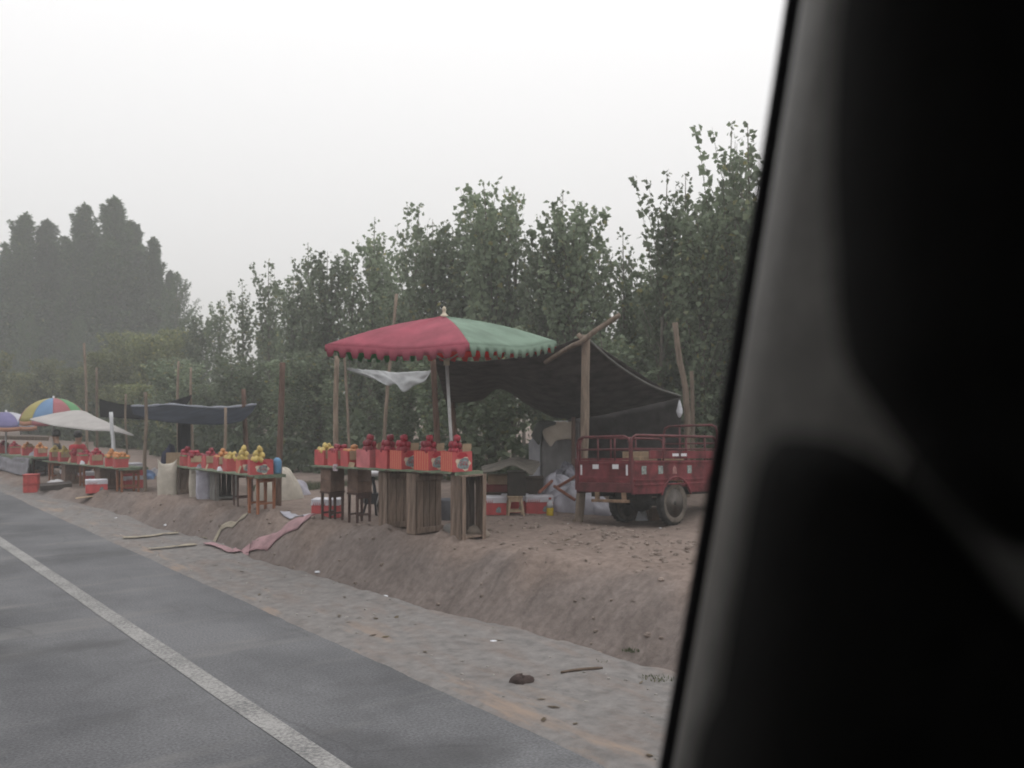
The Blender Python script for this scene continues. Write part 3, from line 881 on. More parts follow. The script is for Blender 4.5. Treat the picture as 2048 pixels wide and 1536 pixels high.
def grass_patch(name, spots, n, h, m, seed):
    r = random.Random(seed); V, F = [], []
    for c, rx, ry in spots:
        for i in range(n):
            a = r.uniform(0, 6.28); q = math.sqrt(r.random())
            p = Vector(c) + Vector((math.cos(a) * q * rx, math.sin(a) * q * ry, -0.01))
            hh = h * r.uniform(.5, 1.1) * (1 - .5 * q); w = 0.006 + h * .02
            l = Vector((r.uniform(-.5, .5), r.uniform(-.5, .5), 1)) * hh
            t = Vector((r.uniform(-1, 1), r.uniform(-1, 1), 0)).normalized() * w
            o_ = len(V)
            V += [tuple(p - t), tuple(p + t), tuple(p + l)]
            F.append((o_, o_ + 1, o_ + 2))
    o = bpy.data.objects.new(name, mesh_of(name, V, F, m)); C.objects.link(o); o['kind'] = 'stuff'
    return o
leaf_grass = leaf_mat('grass_blade', (0.060, 0.072, 0.042), (0.115, 0.125, 0.075), (0.17, 0.15, 0.09), .15)
grass_patch('grass', [(gp(575, 978), .5, .35), (gp(620, 975), .5, .35), (gp(690, 972), .5, .3), (gp(540, 980), .4, .25)], 700, .17, leaf_grass, 1)
grass_patch('grass', [(gp(1312, 1356), .13, .07), (gp(1200, 1325), .06, .05), (gp(1262, 1300), .07, .05), (gp(985, 1262), .08, .06)], 55, .045, leaf_grass, 2)

# loose earth and stones
rock_m = mat('earth_clod', (0.19, 0.152, 0.130), 0.95, .25, 9, .5, 40)
def rock_mb(mb, c, r_, rr, flat=.7):
    n, m2 = 7, 4
    rows = []
    for i in range(m2 + 1):
        ph = -math.pi / 2 + math.pi * i / m2
        rows.append([Vector(c) + Vector((math.cos(ph) * math.cos(6.283 * k / n) * r_ * rr.uniform(.75, 1.2), math.cos(ph) * math.sin(6.283 * k / n) * r_ * rr.uniform(.75, 1.2), math.sin(ph) * r_ * flat)) for k in range(n)])
    mb.grid(rows, close=True)
rr = random.Random(8)
mb = MB()
for i in range(420):
    s = rr.gauss(7.4, 1.5); d = rr.gauss(7.2, .55)
    p = SD(s, d); p.z = float(ground_h(s, d))
    rock_mb(mb, p, rr.uniform(.008, .04), rr)
for i in range(150):
    s = rr.uniform(4, 18); d = float(np.interp(s, DB_S, DB_V)) + .15 + rr.random() ** 1.3 * (float(np.interp(s, DC_S, DC_V)) - float(np.interp(s, DB_S, DB_V)) + .3)
    p = SD(s, d); p.z = float(ground_h(s, d))
    rock_mb(mb, p, rr.uniform(.006, .03) * (1.4 if rr.random() < .1 else 1), rr)
mb.build('earth_rubble', rock_m)['kind'] = 'stuff'
mb = MB()
gr_m = mat('grey_gravel', (0.23, 0.215, 0.20), .9, .25, 12)
for i in range(260):
    s = 2.5 + rr.random() ** 1.5 * 16; d = rr.uniform(3.65, 4.7)
    p = SD(s, d); p.z = float(ground_h(s, d))
    rock_mb(mb, p, rr.uniform(.004, .018), rr)
mb.build('gravel', gr_m)['kind'] = 'stuff'
V, F = [], []
for i in range(260):
    s = 3 + rr.random() ** 1.3 * 20; d = rr.uniform(3.7, 9.5)
    p = SD(s, d); p.z = float(ground_h(s, d)) + .006
    a = rr.uniform(0, 6.28); u = Vector((math.cos(a), math.sin(a), rr.uniform(-.1, .25))) * rr.uniform(.02, .055); w_ = Vector((-math.sin(a), math.cos(a), rr.uniform(-.2, .3))) * rr.uniform(.008, .022)
    o_ = len(V); V += [tuple(p - u), tuple(p + w_), tuple(p + u), tuple(p - w_)]; F += [(o_, o_ + 1, o_ + 2), (o_, o_ + 2, o_ + 3)]
o = bpy.data.objects.new('dry_leaves', mesh_of('dry_leaves', V, F, leaf_mat('dry_leaf', (.07, .05, .035), (.17, .135, .085), (.22, .19, .09), .1))); C.objects.link(o); o['kind'] = 'stuff'

# ------------------------------------------------------------------ posts
def post(label, base, top, wpx, m=None, mid=None, name='wooden_post', group='wooden posts standing among the stalls', rk=(1.0, .8)):
    """base and top are world points; wpx the width in pixels of the photograph"""
    r = wpx / F_PX * base.y / 2
    pts = [base + Vector((0, 0, -.15))]
    mids = mid or [base.lerp(top, .35) + Vector((R.uniform(-.02, .02), 0, 0)), base.lerp(top, .7) + Vector((R.uniform(-.025, .025), 0, 0))]
    pts += [base] + mids + [top]
    pts = catmull(pts, 12)
    loc = base.copy()
    pts = [p - loc for p in pts]
    rads = [r * (rk[0] + (rk[1] - rk[0]) * i / 11) * (1 + .06 * math.sin(i * 2.3 + wpx)) for i in range(12)]
    o = MB().tube(pts, rads, 9).build(name, m or wood_post, smooth=True)
    o.location = loc
    return tag(o, label, 'post', group)

def post_px(label, depth, bx, tx, ty, wpx, m=None, mid=None, **kw):
    b = on_ground(bx, depth); t = at(tx, ty, depth)
    ms = [at(a, c, depth) for a, c in mid] if mid else None
    return post(label, b, t, wpx, m, ms, **kw)

post_px('thick brown post standing alone by the pear cartons', 14.6, 556, 565, 725, 14, wood_brown)
post_px('pale post under the red corner of the umbrella', 13.3, 666, 674, 712, 12)
post_px('thin faint post just beside the pale post under the umbrella corner', 17.0, 703, 688, 700, 6)
post_px('tall thin crooked pole rising behind the red umbrella cloth', 16.2, 762, 793, 588, 8, mid=[(773, 800), (783, 700)])
post_px('leaning bent post at the low end of the dark tent', 15.2, 1374, 1350, 645, 14, mid=[(1373, 800), (1358, 715)])
post_px('thinner post just past the leaning bent post', 15.8, 1390, 1383, 742, 10)
post_px('slim post holding up the blue tarpaulin in the middle', 16.0, 445, 451, 815, 7)
post_px('reddish post passing behind the blue tarpaulin', 18.2, 499, 487, 778, 11, wood_brown)
post_px('slim straight post between the white awning and the sacks', 17.6, 291, 291, 784, 8)
post_px('thin post in front of the black shade net', 21.5, 254, 252, 788, 5)
post_px('tall thin pole above the white awning, further of two', 27.0, 174, 168, 686, 6)
post_px('tall thin pole at the end of the black shade net', 25.0, 194, 193, 735, 6)
post_px('faint thin pole above the middle of the tarpaulins', 24.5, 357, 357, 722, 6)
post_px('faint thin pole at the raised corner of the black shade net', 23.5, 386, 382, 735, 6)
white_paint = mat('white_pole_paint', (0.55, 0.56, 0.58), .5, .06, 10)
wp = post_px('white pole poking up through the white awning', 19.6, 229, 222, 824, 9, white_paint, mid=[(227, 890), (224, 860)], name='awning_pole', group=None)

# ------------------------------------------------------------------ dark shade tent
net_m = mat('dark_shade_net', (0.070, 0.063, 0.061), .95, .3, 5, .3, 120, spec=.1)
net_m2 = mat('black_shade_net', (0.008, 0.008, 0.009), .95, .2, 14, .2, 90, spec=0.0)
def build_tent():
    root = thing('shade_tent', 'dark net tent on crooked posts behind the red tricycle', 'tent', (0, 0, 0))
    A = at(868, 716, 13.0); B = at(1170, 674, 12.6); Cc = at(1362, 794, 15.0); D = at(893, 806, 17.0)
    top = [A, at(960, 722, 12.95), at(1060, 708, 12.8), at(1120, 690, 12.7), B]
    bot = [D, at(960, 800, 16.8), at(1000, 779, 16.4), at(1070, 818, 16.0), at(1135, 838, 15.8), at(1240, 822, 15.4), Cc]
    sheet(top, bot, 40, 18, sag=.10, wrinkle=.035, seed=4).build('roof', net_m, root, smooth=True, solid=.004)
    # free hanging sheet from the far edge to the ground
    g1 = on_ground(1152, 15.9); g2 = on_ground(1250, 15.5); g3 = on_ground(1366, 15.1)
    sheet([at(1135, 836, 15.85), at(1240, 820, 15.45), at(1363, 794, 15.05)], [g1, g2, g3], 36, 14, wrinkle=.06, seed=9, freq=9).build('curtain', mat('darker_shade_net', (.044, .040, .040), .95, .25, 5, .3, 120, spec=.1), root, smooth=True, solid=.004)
    # right-hand slope edge hem
    hem = catmull([B, at(1230, 728, 13.3), at(1300, 772, 14.2), Cc], 16)
    MB().tube([p + Vector((0, 0, .012)) for p in hem], .016, 6).build('hem', mat('grey_hem_cloth', (0.15, 0.15, 0.14), .9), root, smooth=True)
    def leg(bx, depth, tx, ty, wpx, m, mid=None):
        b = on_ground(bx, depth); t = at(tx, ty, depth)
        r = wpx / F_PX * depth / 2
        pts = catmull([b + Vector((0, 0, -.1)), b, b.lerp(t, .4) + Vector((.03, 0, 0)), b.lerp(t, .75) + Vector((.012, 0, 0)), t], 12)
        MB().tube(pts, [r * (1 - .012 * i) * (1 + .05 * math.sin(i * 2.1)) for i in range(12)], 9).build('post', m, root, smooth=True)
    leg(1158, 12.55, 1172, 670, 19, wood_post)
    leg(874, 13.0, 866, 712, 13, wood_brown)
    leg(909, 16.9, 903, 800, 15, wood_brown)
    # crooked branch resting in the fork of the front post
    pts = catmull([at(1090, 725, 12.9), at(1140, 694, 12.6), at(1163, 684, 12.47), at(1190, 662, 12.45), at(1215, 646, 12.45), at(1240, 629, 12.4)], 14)
    MB().tube(pts, [.03, .03, .031, .032, .033, .034, .036, .036, .035, .034, .034, .033, .031, .028], 8).build('branch', wood_post, root, smooth=True)
    fk = [at(1171, 690, 12.55), at(1166, 678, 12.55), at(1155, 668, 12.55)]
    MB().tube(fk, [.05, .036, .028], 8).build('fork', wood_post, root, smooth=True)
    return root
build_tent()

grey_cloth = mat('washed_grey_cloth', (0.33, 0.335, 0.34), .9, .12, 5, .2, 60)
o = sheet([at(693, 736, 13.4), at(740, 740, 13.35), at(800, 744, 13.25), at(866, 740, 13.1)],
          [at(700, 742, 13.4), at(745, 757, 13.3), at(775, 772, 13.2), at(792, 768, 13.15), at(808, 784, 13.1), at(828, 770, 13.05), at(848, 764, 13.05), at(862, 744, 13.08)], 44, 10, wrinkle=.03, seed=2, freq=7).build('hanging_cloth', grey_cloth, smooth=True, solid=.004)
tag(o, 'pale grey cloth strung up below the red umbrella, sagging to a point', 'cloth')
bag_m = mat('thin_white_plastic', (0.55, 0.56, 0.60), .4, .1, 12, .4, 30)
def bag_mesh(w, h, seed):
    r = random.Random(seed); rows = []
    for i in range(9):
        t = i / 8
        rr_ = w * (0.12 + 0.95 * math.sin(math.pi * min(1, t * .62 + .0)) if t < .8 else .95 - (t - .8) * 3.4)
        rows.append([Vector((math.cos(6.283 * k / 10) * rr_ * r.uniform(.8, 1.15), math.sin(6.283 * k / 10) * rr_ * .6 * r.uniform(.8, 1.15), -t * h)) for k in range(10)])
    return MB().grid(rows, close=True)
o = bag_mesh(.045, .26, 3).build('plastic_bag', bag_m, smooth=True); o.location = at(1359, 800, 14.9)
tag(o, 'white plastic bag hanging at the low corner of the dark tent', 'bag')
o = bag_mesh(.012, .06, 5).build('cloth_scrap', bag_m, smooth=True); o.location = at(1128, 803, 15.2)
tag(o, 'tiny white scrap hanging under the dark tent roof', 'scrap')

# ------------------------------------------------------------------ big red and green umbrella
red_cl = mat('faded_red_canvas', (0.325, 0.075, 0.105), .85, .16, 2.2, .3, 70, translucent=.22)
grn_cl = mat('faded_green_canvas', (0.185, 0.265, 0.205), .85, .14, 2.2, .3, 70, translucent=.22)
red_val = mat('backlit_red_trim', (0.52, 0.05, 0.045), .8, .08, 5, translucent=.65)  # far valances: sky glow through the cloth put into brighter colours
grn_val = mat('backlit_green_trim', (0.06, 0.24, 0.09), .8, .08, 5, translucent=.65)
steel = mat('pale_steel_tube', (0.50, 0.50, 0.50), .45, .08, 14, metallic=.2)
cream = mat('cream_plastic', (0.5, 0.44, 0.34), .6, .1, 10)

def build_umbrella():
    base = on_ground(913, 11.35)
    root = thing('market_umbrella', 'large square market umbrella with red and green panels over the apple table', 'umbrella', (0, 0, 0))
    z0, x0, RR, ph = 11.5, -0.78, 1.35, .26
    sp, cp = math.sin(ph), math.cos(ph)
    near = Vector((x0 + RR * sp, z0 - RR * cp, 2.475)); left = Vector((x0 - RR * cp, z0 - RR * sp, 2.51))
    right = Vector((x0 + RR * cp, z0 + RR * sp, 2.585)); back = Vector((x0 - RR * sp, z0 + RR * cp, 2.51))
    apex = Vector((x0, z0, 2.855))
    def rib(c, t):
        p = apex.lerp(c, t); p.z += 0.040 * math.sin(math.pi * t) ; return p
    for a, b_, m, vm in ((left, near, red_cl, red_cl), (near, right, grn_cl, grn_cl), (right, back, red_cl, red_val), (back, left, grn_cl, grn_val)):
        mb = MB(); nu, nv = 23, 14; rows = []
        for j in range(nv):
            t = 0.012 + (1 - .012) * j / (nv - 1)
            ra, rb = rib(a, t), rib(b_, t)
            row = []
            for i in range(nu):
                u = i / (nu - 1)
                p = ra.lerp(rb, u)
                p.z -= 0.045 * math.sin(math.pi * u) * t * t
                p.z += (.014 * float(vnoise(np.array(u * 5.0 + t), np.array(t * 2.2), 3)) + .010 * float(vnoise(np.array(u * 13.0), np.array(t * 1.3), 6))) * math.sin(math.pi * u) ** .5
                row.append(p)
            rows.append(row)
        pan = mb.grid(rows).build('canopy_panel', m, root, smooth=True, solid=.003)
        pan['label'] = 'faded red canvas panel' if m is red_cl else 'faded green canvas panel'
        # scalloped valance hanging from the edge of the panel
        vb = MB(); nsc = 11; sub = 8
        edge_pts = rows[-1]
        n = nsc * sub
        tp, md_, bt = [], [], []
        for i in range(n + 1):
            u = i / n
            q = u * (nu - 1); k = min(int(q), nu - 2)
            p = edge_pts[k].lerp(edge_pts[k + 1], q - k)
            fr = (i % sub) / sub
            tooth = .070 + .058 * (1 if .15 < fr < .75 else 0) + .006 * math.sin(i * .7)
            outw = (a + b_) * .5 - apex; outw.z = 0; outw.normalize()
            tp.append(p + Vector((0, 0, -.0005)))
            md_.append(p + outw * .004 + Vector((0, 0, -tooth * .5)))
            bt.append(p + outw * .002 + Vector((R.uniform(-.003, .003), 0, -tooth)))
        vb.grid([tp, md_, bt])
        v = vb.build('valance', vm, pan, smooth=True, solid=.002)
    # pole, ribs, runner, finial
    foot = base + Vector((0, 0, -.05))
    hub = Vector((apex.x, apex.y, apex.z - .02))
    MB().tube([foot, foot.lerp(hub, .5), hub], .019, 10).build('pole', steel, root, smooth=True)
    mid = foot.lerp(hub, .80)
    MB().tube([mid - Vector((0, 0, .05)), mid + Vector((0, 0, .05))], .034, 10).build('runner', cream, root, smooth=True)
    for c in (near, left, right, back):
        pts = [rib(c, t) + Vector((0, 0, -.015)) for t in (.03, .25, .5, .75, .99)]
        rb_ = MB().tube(pts, .010, 6).build('rib', steel, root, smooth=True)
        MB().tube([mid, rib(c, .5) + Vector((0, 0, -.02))], .008, 6).build('strut', steel, rb_, smooth=True)
    MB().lathe([(.05, -.01), (.045, .01), (.022, .03), (.018, .06), (.026, .075), (.018, .10), (.004, .112)], 12, Matrix.Translation(apex)).build('finial', cream, root, smooth=True)
    MB().lathe([(.16, 0), (.165, .05), (.13, .10), (.04, .12), (.035, .3)], 16, Matrix.Translation(base + Vector((0, 0, -.02)))).build('foot_weight', mat('cast_concrete', (.22, .21, .2), .9), root, smooth=True)
    return root
build_umbrella()

def round_umbrella(label, cx, apex_y, rim_y, half_px, depth, cols, tilt=0, fringe=None, pole_to=None, dome=1.0, group='umbrellas over the far stalls'):
    b = on_ground(cx, depth)
    Rr = half_px / F_PX * depth
    za = CAM_Z - (apex_y - HORIZON) / F_PX * depth; zr = CAM_Z - (rim_y - HORIZON) / F_PX * depth
    root = thing('round_umbrella', label, 'umbrella', b, 0, group)
    n = len(cols)
    hgt = za - zr
    a0 = math.pi / n * .3
    for k in range(n):
        rows = []
        for j in range(10):
            t = j / 9
            r_ = Rr * math.sin(t * math.pi / 2 * dome) / math.sin(math.pi / 2 * dome); zz = zr - b.z + hgt * (math.cos(t * math.pi / 2 * dome) - math.cos(math.pi / 2 * dome)) / (1 - math.cos(math.pi / 2 * dome))
            rows.append([Vector((r_ * math.cos(a0 + 2 * math.pi * (k + i / 6) / n), r_ * math.sin(a0 + 2 * math.pi * (k + i / 6) / n), zz - .02 * t * math.sin(math.pi * i / 6))) for i in range(7)])
        pn = MB().grid(rows).build('canopy_panel', cols[k], root, smooth=True, solid=.003)
        if fringe:
            e = rows[-1]
            MB().grid([e, [p * 1.0 + Vector((p.x * .01, p.y * .01, -.10)) for p in e]]).build('fringe', fringe[k % len(fringe)], pn, smooth=True, solid=.003)
    MB().tube([Vector((0, 0, -.05)), Vector((0, 0, za - b.z + .05))], .022, 8).build('pole', steel, root, smooth=True)
    for k in range(n):
        a = a0 + 2 * math.pi * k / n
        MB().tube([Vector((0, 0, zr - b.z + hgt * .95)), Vector((Rr * .6 * math.cos(a), Rr * .6 * math.sin(a), zr - b.z + hgt * .62)), Vector((Rr * .99 * math.cos(a), Rr * .99 * math.sin(a), zr - b.z))], .008, 5).build('rib', steel, root)
    return root
u_red = mat('umbrella_red', (0.34, 0.12, 0.135), .7, .06, 3, translucent=.25); u_yel = mat('umbrella_yellow', (0.36, 0.32, 0.12), .7, .06, 3, translucent=.25)
u_blu = mat('umbrella_blue', (0.14, 0.24, 0.39), .7, .06, 3, translucent=.25); u_grn = mat('umbrella_green', (0.12, 0.30, 0.14), .7, .06, 3, translucent=.25)
u_pur = mat('umbrella_violet', (0.17, 0.155, 0.30), .7, .08, 3, translucent=.25); u_pal = mat('umbrella_pale', (0.50, 0.50, 0.55), .7, .08, 3, translucent=.25); u_org = mat('umbrella_orange', (0.40, 0.20, 0.13), .7, .06, 3, translucent=.25)
round_umbrella('rainbow striped round umbrella behind the white awning', 107, 796, 840, 63, 23.5, [u_red, u_yel, u_red, u_blu, u_grn, u_red, u_yel, u_blu, u_red, u_grn], dome=.88, fringe=[u_org, u_red, u_blu])
round_umbrella('violet round umbrella with an orange fringe at the far end of the stalls', 12, 824, 852, 56, 25.0, [u_pur, u_pal, u_pur, u_pur, u_pal, u_pur, u_pur, u_pal], dome=.8, fringe=[u_org, u_org, u_pur])

# ------------------------------------------------------------------ awnings over the far stalls
white_tarp = mat('dusty_white_tarp', (0.29, 0.275, 0.265), .8, .08, 3, .15, 30)
blue_tarp = mat('grey_blue_tarp', (0.022, 0.0245, 0.031), .95, .25, 3, .2, 30, spec=0.0)
o = sheet([at(58, 838, 21.2), at(100, 828, 21.6), at(145, 821, 21.8), at(168, 822, 21.6), at(190, 833, 21.2), at(228, 851, 20.4), at(268, 871, 19.8)],
          [at(60, 840, 21.0), at(100, 850, 20.4), at(140, 856, 20.0), at(180, 861, 19.7), at(215, 862, 19.6), at(240, 866, 19.6), at(268, 873, 19.7)], 34, 12, sag=-.05, wrinkle=.02, seed=6).build('awning', white_tarp, smooth=True, solid=.006)
tag(o, 'dusty white awning stretched in front of the rainbow umbrella', 'awning')
o = sheet([at(198, 797, 25.0), at(230, 806, 24.6), at(270, 811, 24.2), at(320, 809, 23.8), at(355, 799, 23.6), at(384, 789, 23.4)],
          [at(200, 834, 22.6), at(232, 836, 22.4), at(262, 838, 22.2), at(300, 840, 22.0), at(335, 832, 22.0), at(372, 812, 22.4)], 32, 10, sag=.05, wrinkle=.03, seed=7).build('shade_net', net_m2, smooth=True, solid=.004)
tag(o, 'black shade net slung between thin poles, one corner raised', 'net')
root = thing('tarpaulin', 'long grey blue tarpaulin sagging over the second stall, with a pale folded edge', 'tarpaulin', (0, 0, 0))
tp = [at(262, 813, 20.6), at(300, 813, 20.2), at(340, 810, 20.0), at(400, 815, 19.2), at(450, 816, 18.6), at(490, 813, 18.2), at(512, 810, 18.0)]
bt = [at(266, 829, 18.6), at(300, 838, 18.2), at(340, 845, 17.8), at(400, 849, 17.0), at(450, 848, 16.6), at(485, 840, 16.8), at(506, 822, 17.4)]
sheet(tp, bt, 40, 12, sag=.03, wrinkle=.025, seed=8).build('sheet', blue_tarp, root, smooth=True, solid=.005)
MB().tube([p + Vector((0, 0, .01)) for p in catmull(tp, 26)], [.012 + .022 * abs(math.sin(i * .9)) for i in range(26)], 6).build('folded_edge', mat('pale_tarp_back', (.20, .21, .24), .8), root, smooth=True)
tarp_posts = None
o = sheet([at(357, 838, 19.0), at(368, 840, 18.9), at(381, 842, 18.8)], [on_ground(357, 19.0) + Vector((0, 0, .02)), on_ground(368, 18.8) + Vector((0, 0, .02)), on_ground(382, 18.8) + Vector((0, 0, .02))], 12, 12, wrinkle=.06, seed=12, freq=4).build('hanging_cloth', mat('dark_blue_cloth', (.022, .023, .03), .9), smooth=True, solid=.006)
tag(o, 'dark cloth hanging straight down from the blue tarpaulin', 'cloth')
o = MB().box(-.65, .65, -.04, .04, -.05, .05).build('beam', wood_post, bevel=.008); o.location = at(45, 876, 26.0); o.rotation_euler = (0, .03, .1)
# ------------------------------------------------------------------ crates, stools, tables
crate_w = mat('weathered_crate_wood', (0.185, 0.135, 0.105), .9, .22, 7, .5, 50, objvar=.2, stretch=(4, 4, .6))
crate_d = mat('shaded_crate_wood', (0.060, 0.047, 0.042), .9, .25, 7, .5, 50, objvar=.15, stretch=(4, 4, .6))  # darker copy of the wood, painting in the shade inside open crates
stool_d = mat('dark_stool_wood', (0.075, 0.042, 0.036), .7, .2, 10, objvar=.15, stretch=(4, 4, .6))
stool_o = mat('orange_stool_wood', (0.26, 0.105, 0.055), .6, .15, 10, objvar=.15, stretch=(4, 4, .6))
pale_w = mat('raw_pale_wood', (0.34, 0.255, 0.175), .85, .15, 8, .3, 50, stretch=(4, 4, .6))

def crate(label, loc, yaw, w=.36, t=.17, h=.70, open_front=False, nf=4, group='wooden crates stood on end as table supports', wood=None):
    """slatted fruit crate stood on its end; local -y is the broad side, planks upright"""
    root = thing('wooden_crate', label, 'crate', loc, yaw, group)
    wd = wood or crate_w
    th = .014
    def plank(x0, x1, y0, y1, z0, z1, m, nm='plank'):
        c = Vector(((x0 + x1) / 2, (y0 + y1) / 2, (z0 + z1) / 2))
        o = MB().box(x0 - c.x, x1 - c.x, y0 - c.y, y1 - c.y, z0 - c.z, z1 - c.z).build(nm, m, root, bevel=.003)
        o.location = c; o.rotation_euler = (0, R.uniform(-.012, .012), R.uniform(-.01, .01))
        return o
    # end boards (now top and bottom)
    plank(-w / 2, w / 2, -t / 2, t / 2, h - .02, h, wd, 'end_board')
    plank(-w / 2, w / 2, -t / 2, t / 2, .03, .05, wd, 'end_board')
    fw = w / nf
    for side in (-1, 1):
        if side == -1 and open_front: continue
        for k in range(nf):
            a = -w / 2 + k * fw
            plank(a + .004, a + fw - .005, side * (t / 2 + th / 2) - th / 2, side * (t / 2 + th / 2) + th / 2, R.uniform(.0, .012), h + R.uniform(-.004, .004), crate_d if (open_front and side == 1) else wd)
    for side in (-1, 1):
        for k in range(2):
            a = -t / 2 + k * t / 2
            plank(side * (w / 2 + th / 2 + .001) - th / 2, side * (w / 2 + th / 2 + .001) + th / 2, a + .003, a + t / 2 - .003, R.uniform(0, .01), h, wd)
    # cross battens on the broad side
    if not open_front:
        for z in (.02, h - .085):
            plank(-w / 2 - .016, w / 2 + .016, -t / 2 - th - .014, -t / 2 - th - .001, z, z + .065, wd, 'batten')
    else:
        for x in (-w / 2, w / 2 - .05):
            plank(x, x + .05, -t / 2 - .014, -t / 2 - .001, 0, h, wd, 'stile')
    return root

def stool(label, loc, yaw, w=.26, d=.2, h=.42, m=None, group='stools under the fruit tables', splay=0.0, seat_t=.025, leg=.016, nm='stool'):
    m = m or stool_d
    root = thing(nm, label, 'stool', loc, yaw, group)
    MB().box(-w / 2, w / 2, -d / 2, d / 2, h - seat_t, h).build('seat', m, root, bevel=.004)
    for sx_ in (-1, 1):
        for sy_ in (-1, 1):
            a = Vector((sx_ * (w / 2 - .025), sy_ * (d / 2 - .025), h - seat_t - .001)); b = Vector((sx_ * (w / 2 - .025 + splay), sy_ * (d / 2 - .025 + splay), -.02))
            mb = MB(); q = leg
            vs_ = [a + Vector((i, j, 0)) for i, j in ((-q, -q), (q, -q), (q, q), (-q, q))] + [b + Vector((i * .8, j * .8, 0)) for i, j in ((-q, -q), (q, -q), (q, q), (-q, q))]
            mb.add(vs_, [(0, 1, 2, 3), (7, 6, 5, 4), (0, 4, 5, 1), (1, 5, 6, 2), (2, 6, 7, 3), (3, 7, 4, 0)])
            mb.build('leg', m, root, bevel=.003)
    zz = h * .25
    k = w / 2 - .025 + splay * .75; kd = d / 2 - .025 + splay * .75
    MB().box(-k, k, -kd - .008, -kd + .008, zz - .012, zz + .012).build('stretcher', m, root)
    MB().box(-k, k, kd - .008, kd + .008, zz - .012, zz + .012).build('stretcher', m, root)
    MB().box(-w / 2 + .02, w / 2 - .02, -d / 2 + .012, -d / 2 + .026, h - seat_t - .05, h - seat_t - .001).build('apron', m, root)
    return root

# carton of fruit
red_card = mat('red_carton_print', (0.43, 0.075, 0.078), .6, .1, 7, objvar=.12)
pink_card = mat('glare_pink_carton', (0.50, 0.155, 0.165), .4, .12, 7)  # pale pink puts the glare on this carton into its colour
tan_card = mat('bare_cardboard', (0.32, 0.235, 0.155), .9, .1, 9, objvar=.1)
white_card = mat('white_carton_lid', (0.50, 0.49, 0.53), .7, .07, 9)
grn_card = mat('green_carton_edge', (0.16, 0.27, 0.15), .7, .1, 9)
emb_grey = mat('grey_emblem_ink', (0.20, 0.235, 0.24), .7, .3, 40)
emb_cream = mat('cream_emblem_ink', (0.55, 0.47, 0.36), .7, .1, 20)
emb_red = mat('dark_red_emblem_ink', (0.34, 0.015, 0.03), .6, .1, 20)
def striped(name, ca, cb, cc):
    m = bpy.data.materials.new(name); m.use_nodes = True
    nt = m.node_tree; N = nt.nodes; L = nt.links; b = N['Principled BSDF']; b.inputs['Roughness'].default_value = .5
    tc = N.new('ShaderNodeTexCoord'); wv = N.new('ShaderNodeTexWave'); wv.bands_direction = 'Y'; wv.inputs['Scale'].default_value = 9; wv.inputs['Distortion'].default_value = 1.2
    L.new(tc.outputs['Object'], wv.inputs['Vector'])
    r = N.new('ShaderNodeValToRGB'); e = r.color_ramp.elements
    e[0].position = .2; e[0].color = (*ca, 1); e[1].position = .8; e[1].color = (*cb, 1); x = e.new(.97); x.color = (*cc, 1)
    L.new(wv.outputs[0], r.inputs[0]); L.new(r.outputs[0], b.inputs['Base Color'])
    return m
stripe_card = striped('orange_striped_carton', (.45, .05, .05), (.46, .095, .055), (.50, .20, .09))

def blob(cx, cz, rx, rz, seed, n=18, am=.22):
    r = random.Random(seed)
    ks = [(r.uniform(-1, 1) * am, r.randint(2, 5), r.uniform(0, 6)) for _ in range(3)]
    return [(cx + math.cos(6.283 * i / n) * rx * (1 + sum(a * math.sin(k * 6.283 * i / n + p) for a, k, p in ks)), cz + math.sin(6.283 * i / n) * rz * (1 + sum(a * math.sin(k * 6.283 * i / n + p) for a, k, p in ks))) for i in range(n)]

